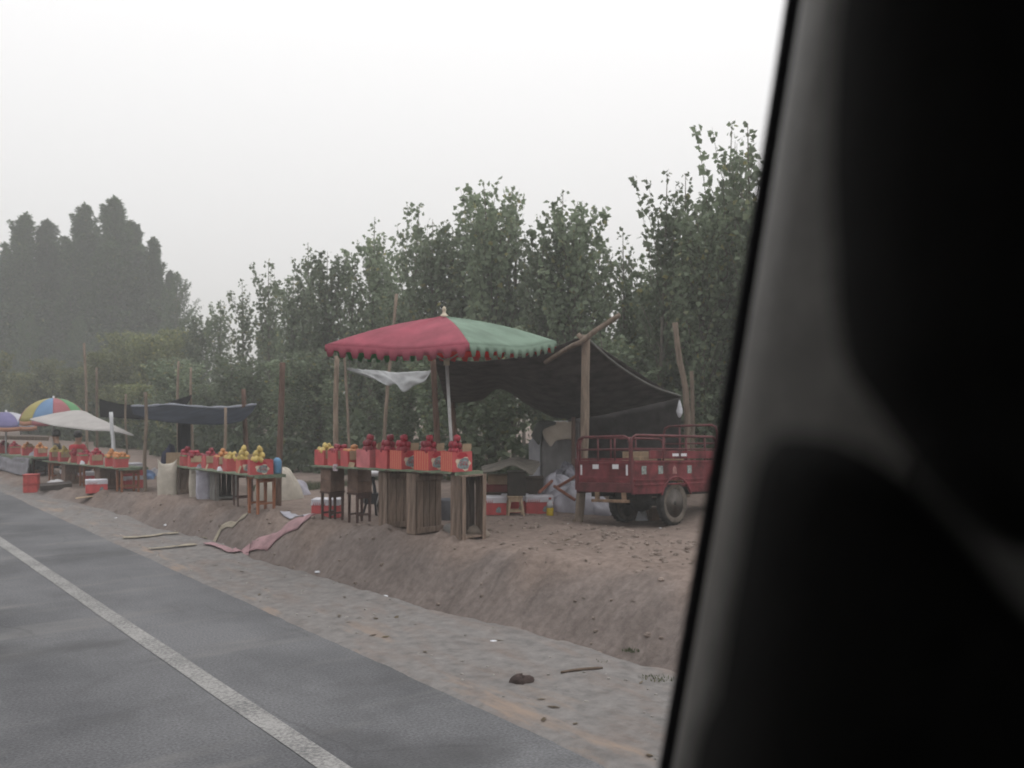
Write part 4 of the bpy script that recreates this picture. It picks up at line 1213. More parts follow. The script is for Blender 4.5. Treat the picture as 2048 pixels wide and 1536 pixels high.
def carton_mesh_parts(w=.23, t=.22, h=.19, front=None, side=None, flap=True, emblem=True, hang=False):
    """list of (name, MB, materials); local -y faces the camera, -x faces the road"""
    front = front or red_card; side = side or stripe_card
    parts = []
    b = MB(); k = .004
    b.box(-w / 2, -w / 2 + k, -t / 2, t / 2, 0, h, mi=1)
    b.box(w / 2 - k, w / 2, -t / 2, t / 2, 0, h, mi=0)
    b.box(-w / 2 + k, w / 2 - k, -t / 2, -t / 2 + k, 0, h, mi=0)
    b.box(-w / 2 + k, w / 2 - k, t / 2 - k, t / 2, 0, h, mi=0)
    b.box(-w / 2 + k, w / 2 - k, -t / 2 + k, t / 2 - k, 0, k, mi=2)
    b.box(-w / 2 + k, w / 2 - k, -t / 2 + k, t / 2 - k, h * .62, h * .64, mi=2)
    parts.append(('box', b, [front, side, tan_card]))
    if flap and not hang:
        M = Matrix.Translation((0, -t / 2 + .006, h)) @ Matrix.Rotation(.12, 4, 'X')
        parts.append(('flap', MB().box(w * .02, w * .46, -.002, .002, 0, .075, M), [tan_card]))
        M = Matrix.Translation((w / 2 - .004, 0, h)) @ Matrix.Rotation(.25, 4, 'Y')
        parts.append(('flap', MB().box(-.002, .002, -t * .4, t * .4, 0, .05, M), [tan_card]))
    if hang:
        M = Matrix.Translation((0, -t / 2 - .003, h)) @ Matrix.Rotation(-.07, 4, 'X')
        parts.append(('flap', MB().box(-w * .40, w * .42, -.003, .0, -.105, .004, M), [tan_card]))
    if emblem:
        for i, (m, cx, cz, rx, rz, y, sd) in enumerate([(emb_cream, .012, h * .40, .088, .058, .0012, 3), (emb_grey, .014, h * .385, .078, .047, .0022, 5), (emb_red, -.002, h * .82, .055, .027, .0012, 8)]):
            pl = blob(cx, cz, rx, rz, sd)
            n = len(pl)
            e = MB()
            vs_ = [Vector((x, -t / 2 - y, z)) for x, z in pl] + [Vector((x, -t / 2 - .0002, z)) for x, z in pl]
            e.add(vs_, [tuple(range(n))] + [(i_, n + i_, n + (i_ + 1) % n, (i_ + 1) % n) for i_ in range(n)])
            parts.append(('printed_emblem', e, [m]))
        e = MB()
        rr2 = random.Random(2)
        for c in range(3):                                     # brush-like strokes over the emblem
            for q in range(3):
                x0 = -.035 + c * .036 + rr2.uniform(-.004, .004); z0_ = h * .385 + rr2.uniform(-.022, .02)
                M = Matrix.Translation((x0 + .012, -t / 2 - .0032, z0_)) @ Matrix.Rotation(rr2.uniform(-1, 1), 4, 'Y')
                e.box(-.012, .012, -.0004, .0004, -.0025, .0025, M)
        parts.append(('lettering', e, [emb_red]))
    return parts

def build_carton(label, parts, loc, yaw, group):
    root = thing('fruit_carton', label, 'carton', loc, yaw, group)
    for nm, mb, ms in parts:
        mb.build(nm, ms, root, bevel=.0)
    return root

class Proto:
    """build once, copy afterwards"""
    def __init__(self): self.o = {}
    def get(self, key, maker, label, loc, yaw, group):
        if key not in self.o:
            self.o[key] = maker(label, loc, yaw, group)
            return self.o[key]
        return dup_tree(self.o[key], label, loc, yaw, group)
PR = Proto()

def carton(kind, label, loc, yaw, group):
    def mk(lb, lc, yw, gr):
        if kind == 'emblem': ps = carton_mesh_parts()
        elif kind == 'pink': ps = carton_mesh_parts(front=pink_card, side=pink_card, emblem=False)
        elif kind == 'red': ps = carton_mesh_parts(front=red_card, side=red_card, emblem=False)
        elif kind == 'hang': ps = carton_mesh_parts(front=red_card, side=red_card, emblem=False, hang=True)
        elif kind == 'wide': ps = carton_mesh_parts(w=.30, t=.24, h=.2, front=red_card, side=red_card, flap=False)
        elif kind == 'green':
            ps = carton_mesh_parts(front=red_card, side=red_card, emblem=False, flap=False)
            ps.append(('rim', MB().box(-.118, .118, -.113, .113, .165, .187).box(-.10, .10, -.095, .095, .187, .1875), [grn_card]))
        return build_carton(lb, ps, lc, yw, gr)
    r_ = PR.get(('carton', kind), mk, label, loc, yaw + R.uniform(-.13, .13), group)
    r_.scale = (R.uniform(.92, 1.06), R.uniform(.92, 1.06), R.uniform(.96, 1.04))
    return r_

def closed_carton(label, loc, yaw, group, nm='closed'):
    def mk(lb, lc, yw, gr):
        root = thing('closed_carton', lb, 'carton', lc, yw, gr)
        w, t, h = .36, .26, .235
        MB().box(-w / 2, w / 2, -t / 2, t / 2, 0, h * .66).build('box', red_card, root, bevel=.004)
        MB().box(-w / 2 - .003, w / 2 + .003, -t / 2 - .003, t / 2 + .003, h * .66 + .001, h).build('lid', white_card, root, bevel=.005)
        e = MB()
        for i in range(7):                                     # flame-like teeth between white and red
            x = -w / 2 + .02 + i * .024
            y = -t / 2 - .0045
            e.add([Vector((x, y, h * .665)), Vector((x + .014, y, h * .665)), Vector((x + .022, y, h * .90))], [(0, 1, 2)])
        e.build('flame_print', red_card, root)
        pl = blob(w * .22, h * .28, .04, .035, 5); n = len(pl)
        e = MB(); e.add([Vector((x, -t / 2 - .0015, z)) for x, z in pl], [tuple(range(n))])
        e.build('printed_emblem', emb_grey, root)
        return root
    return PR.get(nm, mk, label, loc, yaw, group)

# fruit
apple_red = mat('dark_red_apple_skin', (0.25, 0.020, 0.034), .45, .3, 22, objvar=.35, spec=.35, col2=(.17, .010, .022))
pear_yel = mat('yellow_pear_skin', (0.46, 0.345, 0.11), .45, .15, 9, objvar=.15)
orange_sk = mat('orange_fruit_skin', (0.44, 0.19, 0.07), .45, .18, 9, objvar=.15)
stem_m = mat('fruit_stem', (.06, .045, .03), .9)
def fruit_mesh(name, m, prof, n=12):
    mb = MB().lathe(prof, n, caps=True)
    mb.tube([Vector((0, 0, prof[-1][1] - .004)), Vector((.004, .001, prof[-1][1] + .014))], .0022, 4, mi=1)
    o = mb.build(name, [m, stem_m], smooth=True); me = o.data; bpy.data.objects.remove(o); return me
ar = .036
apple_me = fruit_mesh('apple', apple_red, [(.012, -.031), (.022, -.035), (.031, -.026), (.0365, -.008), (.0375, .008), (.034, .022), (.026, .031), (.015, .033), (.006, .027)])
pear_me = fruit_mesh('pear', pear_yel, [(.01, -.036), (.024, -.036), (.034, -.024), (.037, -.006), (.034, .012), (.026, .027), (.018, .038), (.012, .045), (.005, .047)])
orange_me = fruit_mesh('peach', orange_sk, [(.01, -.034), (.023, -.030), (.032, -.018), (.036, -.001), (.033, .017), (.024, .029), (.012, .033), (.004, .031)])
def fruit(me, label, cat, p, group, sc=1.0):
    o = bpy.data.objects.new(me.name.split('.')[0], me); C.objects.link(o)
    o.location = p; o.rotation_euler = (R.uniform(-.4, .4), R.uniform(-.4, .4), R.uniform(0, 6.28)); o.scale = (sc,) * 3
    return tag(o, label, cat, group)
def frame_pt(loc, yaw, x, y, z):
    return Vector(loc) + Matrix.Rotation(yaw, 3, 'Z') @ Vector((x, y, z))

def pile(me, label, cat, loc, yaw, h, group, xs=(-.075, 0), layers=3, sc=1.0, full=False, jitter=.004):
    """fruit heaped on a carton of height h: a pyramid on its near half, or over the whole top"""
    dd = .072 * sc
    pts = []; sc *= R.uniform(.92, 1.1); jitter = .010
    if full:
        for i in range(3):
            for j in range(3):
                pts.append((-.072 + i * dd, -.072 + j * dd, h - .008))
        ox = R.uniform(-.02, .02)
        for i in range(2):
            for j in range(2):
                if R.random() < .72: pts.append((-.036 + i * dd + ox, -.036 + j * dd, h + .043 + R.uniform(-.006, .006)))
        if layers > 2 and R.random() < .6: pts.append((ox, 0, h + .093))
    else:
        a = xs[0]
        pts += [(a, -.078, h + .012), (a + .072, -.074, h - .004), (a + .004, -.004, h + .008), (a + .075, .0, h - .006), (a + .012, -.058, h + .080), (a + .082, -.052, h + .064), (a + .03, .012, h + .076), (a + .052, -.04, h + .142)]
    for x, y, z in pts:
        fruit(me, label, cat, frame_pt(loc, yaw, x + R.uniform(-jitter, jitter), y + R.uniform(-jitter, jitter), z), group, sc * R.uniform(.95, 1.06))

green_cloth = mat('green_table_cloth', (0.125, 0.155, 0.105), .85, .25, 8)
def table(label, s0, s1, d0, z0, z1, width=.38, drop=.03, board=None, group='long board tables along the bank'):
    """plank table top laid along the road, over the supports"""
    mid = SD((s0 + s1) / 2, d0, 0); L_ = (s1 - s0)
    root = thing('fruit_table', label, 'table', (mid.x, mid.y, 0), TH, group)
    sl = (z1 - z0) / L_; zc = (z0 + z1) / 2
    M = Matrix.Translation((0, 0, zc)) @ Matrix.Rotation(math.atan(sl), 4, 'X')
    nb = 3
    for k in range(nb):
        x0 = -width / 2 + k * width / nb
        MB().box(x0 + .003, x0 + width / nb - .003, -L_ / 2 + R.uniform(-.05, .05), L_ / 2 + R.uniform(-.05, .05), -.022, 0, M).build('plank', board or crate_w, root, bevel=.003)
    mb = MB(); rows = []
    for i in range(40):
        y = -L_ / 2 + L_ * i / 39
        e = drop + .012 * math.sin(i * 1.7) + .008 * math.sin(i * 4.1)
        rows.append([M @ Vector((-width / 2 - .012, y, -e)), M @ Vector((-width / 2 - .010, y, .002)), M @ Vector((-width / 2, y, .006)), M @ Vector((width / 2, y, .006)), M @ Vector((width / 2 + .01, y, -e))])
    mb.grid(rows).build('cloth', green_cloth, root, smooth=False, solid=.003)
    mb = MB()
    n = 10
    mb.grid([[M @ Vector((-width / 2 - .005 + width * 1.02 * i / n, -L_ / 2 - .012, z)) for i in range(n + 1)] for z in (.005, -.022 - .0)])
    mb.build('cloth_end', green_cloth, root, solid=.003)
    def top(s, d):
        return SD(s, d, zc + (s - (s0 + s1) / 2) * sl + .0085)
    return root, top

# --- table 1, nearest: apples
cC = gp(937, 1080); cB = gp(848, 1066); cA = gp(790, 1056); st2 = gp(719, 1043); st1 = gp(665, 1040)
sC, dC = to_sd(cC); sB, dB_ = to_sd(cB); sA, dA = to_sd(cA); s2_, d2_ = to_sd(st2); s1_, d1_ = to_sd(st1)
def put(s, d, sink=.0):
    return SD(s, d, gh(s, d) - sink)
zt = [CAM_Z - (943 - HORIZON) / F_PX * cC.y, CAM_Z - (932 - HORIZON) / F_PX * st1.y]
t_s0, t_s1 = sC - .05, s1_ + .25
t_d = (dC + d1_) / 2
dline = lambda s: dC + (d1_ - dC) * (s - sC) / (s1_ - sC)
T1 = math.atan2(-(d1_ - dC), (s1_ - sC))      # small turn of the row against the road
yaw1 = TH + T1
hC = zt[0] - .03 - gh(sC, dC)
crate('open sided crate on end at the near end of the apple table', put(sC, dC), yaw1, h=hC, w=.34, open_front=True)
hB = zt[0] + (zt[1] - zt[0]) * (sB - sC) / (s1_ - sC) - .03 - gh(sB, dB_)
crate('slatted crate on end with dark gaps, middle of the three under the apple table', put(sB, dB_), yaw1, h=hB, w=.34)
hA = zt[0] + (zt[1] - zt[0]) * (sA - sC) / (s1_ - sC) - .03 - gh(sA, dA)
crate('tightly boarded crate on end, next to the brown stools', put(sA, dA), yaw1, h=hA, w=.33, nf=3)
block_m = mat('brown_block_wood', (0.15, 0.098, 0.076), .9, .2, 8, .3, 50)
for (s_, d_, lab, lab2) in ((s1_, d1_, 'dark legged stool at the far end of the apple table, red carton behind it', 'brown wooden box on the end stool of the apple table'), (s2_, d2_, 'dark legged stool between the end stool and the crates', 'brown wooden box on the stool next to the crates')):
    hh = .365
    stool(lab, put(s_, d_), yaw1 + .1, w=.25, d=.2, h=hh)
    top_z = zt[0] + (zt[1] - zt[0]) * (s_ - sC) / (s1_ - sC) - .03
    hb = top_z - gh(s_, d_) - hh - .001
    root = thing('wooden_box', lab2, 'box', put(s_, d_) + Vector((0, 0, hh + .001)), yaw1 + .1, 'brown boxes stacked on stools')
    MB().box(-.115, .115, -.1, .1, 0, hb * .48).build('board', block_m, root, bevel=.004)
    MB().box(-.112, .112, -.098, .098, hb * .48 + .002, hb).build('board', block_m, root, bevel=.004)

def row_table(label, sa, da, za, sb, db_, zb, width=.38, drop=.014):
    """table top from (sa,da) to (sb,db)"""
    a = SD(sa, da, za); b = SD(sb, db_, zb)
    L_ = (Vector((b.x, b.y, 0)) - Vector((a.x, a.y, 0))).length
    yaw = math.atan2(-(b.x - a.x), (b.y - a.y))
    mid = (a + b) / 2
    root = thing('fruit_table', label, 'table', (mid.x, mid.y, 0), yaw, 'long board tables along the bank')
    M = Matrix.Translation((0, 0, mid.z)) @ Matrix.Rotation(math.atan((zb - za) / L_), 4, 'X')
    nb = 3
    for k in range(nb):
        x0 = -width / 2 + k * width / nb
        MB().box(x0 + .003, x0 + width / nb - .003, -L_ / 2 + R.uniform(-.05, .05), L_ / 2 + R.uniform(-.05, .05), -.024, -.002, M).build('plank', crate_w, root, bevel=.003)
    rows = []
    n = max(24, int(L_ * 16))
    for i in range(n):
        y = -L_ / 2 + L_ * i / (n - 1)
        e = drop + .007 * math.sin(i * 1.7) + .006 * math.sin(i * 4.1)
        rows.append([M @ Vector(q) for q in ((-width / 2 - .013, y, -e), (-width / 2 - .011, y, 0), (-width / 2, y, .003), (width / 2, y, .003), (width / 2 + .012, y, -e))])
    MB().grid(rows).build('cloth', green_cloth, root, solid=.003)
    MB().grid([[M @ Vector((-width / 2 - .008 + (width + .016) * i / 10, -L_ / 2 - .052, z - (.004 * (i % 3) if z < 0 else 0))) for i in range(11)] for z in (.002, -.034)]).build('cloth_end', green_cloth, root, solid=.003)
    def top(t, off=0.0, dz=.0055):
        y = -L_ / 2 + L_ * t
        return root.matrix_basis @ (M @ Vector((off, y, dz)))
    root_m = Matrix.Translation((mid.x, mid.y, 0)) @ Matrix.Rotation(yaw, 4, 'Z')
    def top(t, off=0.0, dz=.0055):
        return root_m @ (M @ Vector((off, -L_ / 2 + L_ * t, dz)))
    return root, top, yaw, L_

tb1, top1, yw1, L1 = row_table('long board table with green cloth edge carrying the red apple cartons', sC + .02, dC - .02, zt[0], s1_ + .22, d1_, zt[1])
names1 = ['carton nearest the open sided crate, apples piled high', 'second apple carton from the open sided crate', 'apple carton in the middle of the red row, emblem on its end', 'red apple carton next to the glare paled one', 'carton paled pink by glare, topped with apples']
for k in range(5):
    t = [.10, .57, 1.03, 1.31, 1.70][k] / L1
    kd = ['emblem', 'emblem', 'emblem', 'red', 'pink'][k]
    p = top1(t, -.05)
    ct_ = carton(kd, names1[k], p, yw1, 'cartons of red apples on the near table'); ct_.scale = (1.08, 1.08, 1.12)
    pile(apple_me, 'red apple heaped on the ' + ['carton nearest the open sided crate', 'second carton from the open sided crate', 'middle carton of the red row', 'plain red carton beside the pink one', 'carton paled pink by glare'][k], 'apple', p, yw1, .21, 'red apples heaped on the near table', xs=(-.085, 0), sc=1.10)
names1b = [('red carton with hanging tan flap next to the pink carton, mixed fruit', orange_me, 'peach', 'orange fruit in the flapped carton next to the pink one'), ('red carton with hanging tan flap, middle of the three by the brown stools', apple_me, 'apple', 'red apple in the middle flapped carton by the brown stools'), ('end carton of the near table, tan flap and yellow pears', pear_me, 'pear', 'yellow pear in the end carton of the near table')]
for k in range(3):
    t = min(.985, [2.10, 2.42, 2.92][k] / L1)
    p = top1(t, -.04 + .02 * k)
    carton('hang', names1b[k][0], p, yw1 - .15, 'flapped fruit cartons at the end of the near table')
    pile(names1b[k][1], names1b[k][3], names1b[k][2], p, yw1 - .15, .19, 'fruit in the flapped cartons', full=True, layers=3 if k != 1 else 2)

# small things on and around table 1
o = MB().box(-.03, .03, -.02, .02, 0, .075).box(-.026, .026, -.016, .016, .075, .08).build('drink_box', mat('white_red_print', (.5, .42, .45), .6, .3, 25), bevel=.006)
o.location = top1(.80, -.20) + Vector((0, 0, -.055)); tag(o, 'small white and pink packet hanging at the table edge over the brown box', 'packet')
o = MB().box(-.11, .11, -.055, .055, 0, .012).build('wood_scrap', pale_w, bevel=.003); o.location = top1(.05, .02) + Vector((.12, -.02, -.012)); o.rotation_euler = (0, 0, .3)
tag(o, 'pale wood offcut lying on top of the open sided crate', 'board')
bucket = MB().lathe([(.10, 0), (.115, .19), (.118, .20), (.118, .21), (.112, .21), (.10, .03), (.0, .03)], 18).build('bucket', mat('grey_bucket_plastic', (.15, .155, .175), .6), smooth=True)
bucket.location = gp(896, 1040); bucket.scale = (1.2, 1.2, 1.25); tag(bucket, 'grey bucket behind the gap between the slatted and the open crate', 'bucket')
stone_m = mat('pale_earth_lump', (.20, .165, .135), .95, .15, 6, .5, 30)
mb = MB(); rs_ = random.Random(4); rows = []
for i in range(9):
    ph = -math.pi / 2 + math.pi * i / 8
    rows.append([Vector((math.cos(ph) * math.cos(6.283 * k / 14) * .20 * rs_.uniform(.9, 1.1), math.cos(ph) * math.sin(6.283 * k / 14) * .12 * rs_.uniform(.9, 1.1), math.sin(ph) * .09 + .05 * math.cos(ph) * math.cos(6.283 * k / 14) * -1)) for k in range(14)])
o = mb.grid(rows, close=True).build('earth_lump', stone_m, smooth=True); o.location = gp(942, 1072) + Vector((.02, -.08, .06)); o.rotation_euler = (0, 0, -.2)
tag(o, 'pale lump of dried earth leaning at the foot of the open sided crate', 'lump of earth')
closed_carton('red and white carton on the ground behind the end stool', gp(655, 1033), -.05, 'closed red and white cartons')

# --- things behind table 1, under the tent
cg = 'closed red and white cartons'
closed_carton('red and white carton under the tent, nearest the open crate', gp(985, 1028), .02, cg)
closed_carton('red and white carton behind the pale legged stool', gp(1030, 1024), .02, cg)
closed_carton('red and white carton half under the white plastic sheet', gp(1078, 1026), .03, cg)
stool('pale legged wooden stool in front of the red and white cartons', gp(1030, 1031), .15, w=.19, d=.17, h=.26, m=pale_w, group=None, splay=.035, leg=.014)
o = MB().box(-.12, .12, -.1, .1, 0, .30).box(-.125, .125, -.105, .105, .30, .315).build('wooden_box', mat('dark_brown_wood', (.032, .028, .024), .9, .2, 9), bevel=.006)
o.location = gp(1030, 1031) + Vector((.02, .02, .262)); tag(o, 'dark brown box standing on the pale legged stool', 'box')
o = MB().box(-.15, .15, -.11, .11, 0, .13).build('cardboard_box', tan_card, bevel=.005); o.location = on_ground(998, 13.6) + Vector((0, 0, .355))
tag(o, 'brown cardboard box under the grey tarp beside the open crate', 'box')
root = thing('wooden_box', 'long red box below the brown cardboard one under the grey tarp', 'box', on_ground(1000, 13.6), .0)
MB().box(-.19, .19, -.12, .12, 0.001, .25).build('case', mat('old_dark_crate', (.07, .055, .045), .9), root, bevel=.005)
MB().box(-.185, .185, -.118, .118, .252, .352).build('lid', mat('dull_red_paint', (.16, .035, .035), .7), root, bevel=.005)
root = thing('wooden_box', 'dull grey brown box filling the space behind the dark box', 'box', on_ground(1055, 13.9), .0)
MB().box(-.22, .22, -.12, .12, 0.001, .40).build('case', mat('dusty_brown_case', (.085, .068, .056), .9), root, bevel=.006)
MB().box(-.225, .225, -.125, .125, .402, .43).build('lid', mat('dusty_brown_case', (.085, .068, .056), .9), root, bevel=.004)
grey_tarp = mat('old_grey_tarp', (.15, .135, .115), .85, .2, 6, .3, 40)
o = sheet([at(962, 934, 14.0), at(990, 926, 14.0), at(1028, 916, 14.0), at(1050, 918, 14.1), at(1078, 922, 14.2)],
          [at(966, 946, 13.0), at(995, 940, 13.0), at(1025, 932, 13.0), at(1050, 942, 13.0), at(1064, 950, 13.0), at(1080, 928, 13.2)], 24, 8, wrinkle=.03, seed=14).build('tarp_cover', grey_tarp, smooth=True, solid=.008)
tag(o, 'stiff grey brown tarp peaked like a roof over the boxes behind the open crate', 'tarp')

def heap(name, label, cat, loc, rx, ry, h, m, seed, yaw=0.0, n=36, k=14, fold=.25, group=None, pw=.7):
    r = random.Random(seed); rows = []
    for i in range(k):
        t = i / (k - 1)
        row = []
        for j in range(n):
            a = 6.283 * j / n
            nz = float(vnoise(np.array(math.cos(a) * 2.2 + t * 2), np.array(math.sin(a) * 2.2 + seed), seed))
            nz2 = float(vnoise(np.array(a * 3.0), np.array(t * 2.0 + seed), seed + 1))
            rr_ = (math.cos(t * math.pi / 2) ** pw) * (1 + fold * nz + fold * .35 * nz2)
            row.append(Vector((rx * rr_ * math.cos(a), ry * rr_ * math.sin(a), -.02 + h * math.sin(t * math.pi / 2) * (1 + fold * 1.1 * nz + .12 * nz2))))
        rows.append(row)
    o = MB().grid(rows, close=True).build(name, m, smooth=True)
    o.location = loc; o.rotation_euler = (0, 0, yaw)
    return tag(o, label, cat, group)
sheet_w = mat('white_plastic_sheet', (.34, .335, .38), .55, .12, 5, .5, 14)
heap('plastic_sheet', 'big crumpled white plastic sheet lying between the bottle and the tent post', 'plastic sheet', on_ground(1142, 13.55), .40, .28, .34, sheet_w, 3, fold=.2)
heap('plastic_sheet', 'flatter white plastic sheet spread past the tent post under the tricycle', 'plastic sheet', on_ground(1185, 13.6), .34, .3, .22, sheet_w, 8, fold=.3)
heap('plastic_sheet', 'white plastic sheet propped up against the grey tarp tent', 'plastic sheet', on_ground(1112, 13.8), .30, .22, .46, sheet_w, 12, fold=.16)
heap('clothes_bundle', 'dark and white bundle of clothes beside the tarp tent entrance', 'clothes', on_ground(1132, 14.2), .22, .2, .55, mat('patterned_clothes', (.26, .26, .30), .9, .1, 7, col2=(.03, .03, .04)), 5, fold=.22, pw=.45)
for i, (a, b_) in enumerate([((1112, 976, 13.4), (1170, 942, 13.2)), ((1104, 962, 13.7), (1078, 985, 13.3)), ((1150, 1000, 13.0), (1108, 972, 13.2))]):
    pa, pb = at(*a), at(*b_)
    o = MB().tube([Vector((0, 0, 0)), pb - pa], .022, 5).build('board', mat('red_brown_board', (.20, .075, .05), .8, .2, 8)); o.location = pa
    tag(o, ['red brown stick lying across the white plastic sheet', 'short dark stick between the boxes and the white sheet', 'brown stick on the crumpled white sheet'][i], 'stick')
# bottle
root = thing('bottle', 'white bottle with a yellow lower half and red cap on the ground', 'bottle', gp(1100, 1032), 0)
MB().lathe([(.040, 0), (.046, .008), (.046, .105), (.044, .108)], 16).build('label_band', mat('yellow_label', (.50, .36, .02), .5), root, smooth=True)
MB().lathe([(.044, .109), (.044, .15), (.030, .185), (.016, .20), (.016, .215)], 16).build('bottle_body', mat('cloudy_plastic', (.40, .40, .42), .3), root, smooth=True)
MB().lathe([(.018, .216), (.018, .236), (.015, .24)], 12).build('cap', mat('red_cap', (.35, .04, .03), .5), root, smooth=True)
# small tarp tent
root = thing('tarp_tent', 'small grey tarp tent with a cream cloth thrown over its top', 'tent', (0, 0, 0))
cream_cl = mat('cream_cloth', (.43, .375, .315), .85, .08, 4, .2, 40); tent_g = mat('dull_grey_tarp', (.17, .165, .165), .85, .12, 4, .25, 30); tent_d = mat('dark_green_grey_tarp', (.07, .075, .07), .9, .15, 5)
zt_ = 15.0
sheet([at(1083, 848, zt_), at(1120, 846, zt_ - .05), at(1158, 845, zt_ - .1)], [on_ground(1080, zt_), on_ground(1120, zt_ - .05), on_ground(1160, zt_ - .1)], 22, 14, wrinkle=.05, seed=3, freq=6).build('front_sheet', tent_g, root, smooth=True, solid=.004)
sheet([at(1083, 848, zt_), at(1120, 846, zt_ - .05), at(1158, 845, zt_ - .1)], [at(1080, 846, zt_ + 1.4), at(1120, 842, zt_ + 1.4), at(1158, 842, zt_ + 1.3)], 16, 8, sag=.06, wrinkle=.02, seed=4).build('roof_sheet', tent_g, root, smooth=True, solid=.004)
sheet([at(1083, 847, zt_ - .06), at(1115, 843, zt_ - .08), at(1150, 843, zt_ - .13)], [at(1086, 872, zt_ - .07), at(1094, 884, zt_ - .09), at(1102, 893, zt_ - .10), at(1112, 882, zt_ - .11), at(1130, 879, zt_ - .12), at(1150, 880, zt_ - .15)], 26, 10, wrinkle=.02, seed=5).build('cream_cover', cream_cl, root, smooth=True, solid=.004)
sheet([at(1058, 884, zt_ + .5), at(1070, 868, zt_ + .25), at(1081, 850, zt_)], [on_ground(1060, zt_ + .5), on_ground(1070, zt_ + .25), on_ground(1079, zt_)], 10, 12, wrinkle=.04, seed=6).build('side_sheet', mat('pale_grey_tarp', (.27, .275, .30), .85, .1, 4), root, smooth=True, solid=.004)
sheet([at(1062, 872, zt_ - .02), at(1074, 846, zt_ - .08), at(1090, 841, zt_ - .1), at(1112, 843, zt_ - .1)], [at(1066, 876, zt_ - .06), at(1078, 890, zt_ - .12), at(1086, 860, zt_ - .13), at(1112, 849, zt_ - .14)], 14, 6, wrinkle=.02, seed=7).build('dark_flap', tent_d, root, smooth=True, solid=.006)
MB().tube([on_ground(1146, zt_ - .25), at(1147, 834, zt_ - .25)], .032, 8).build('tent_post', wood_brown, root, smooth=True)

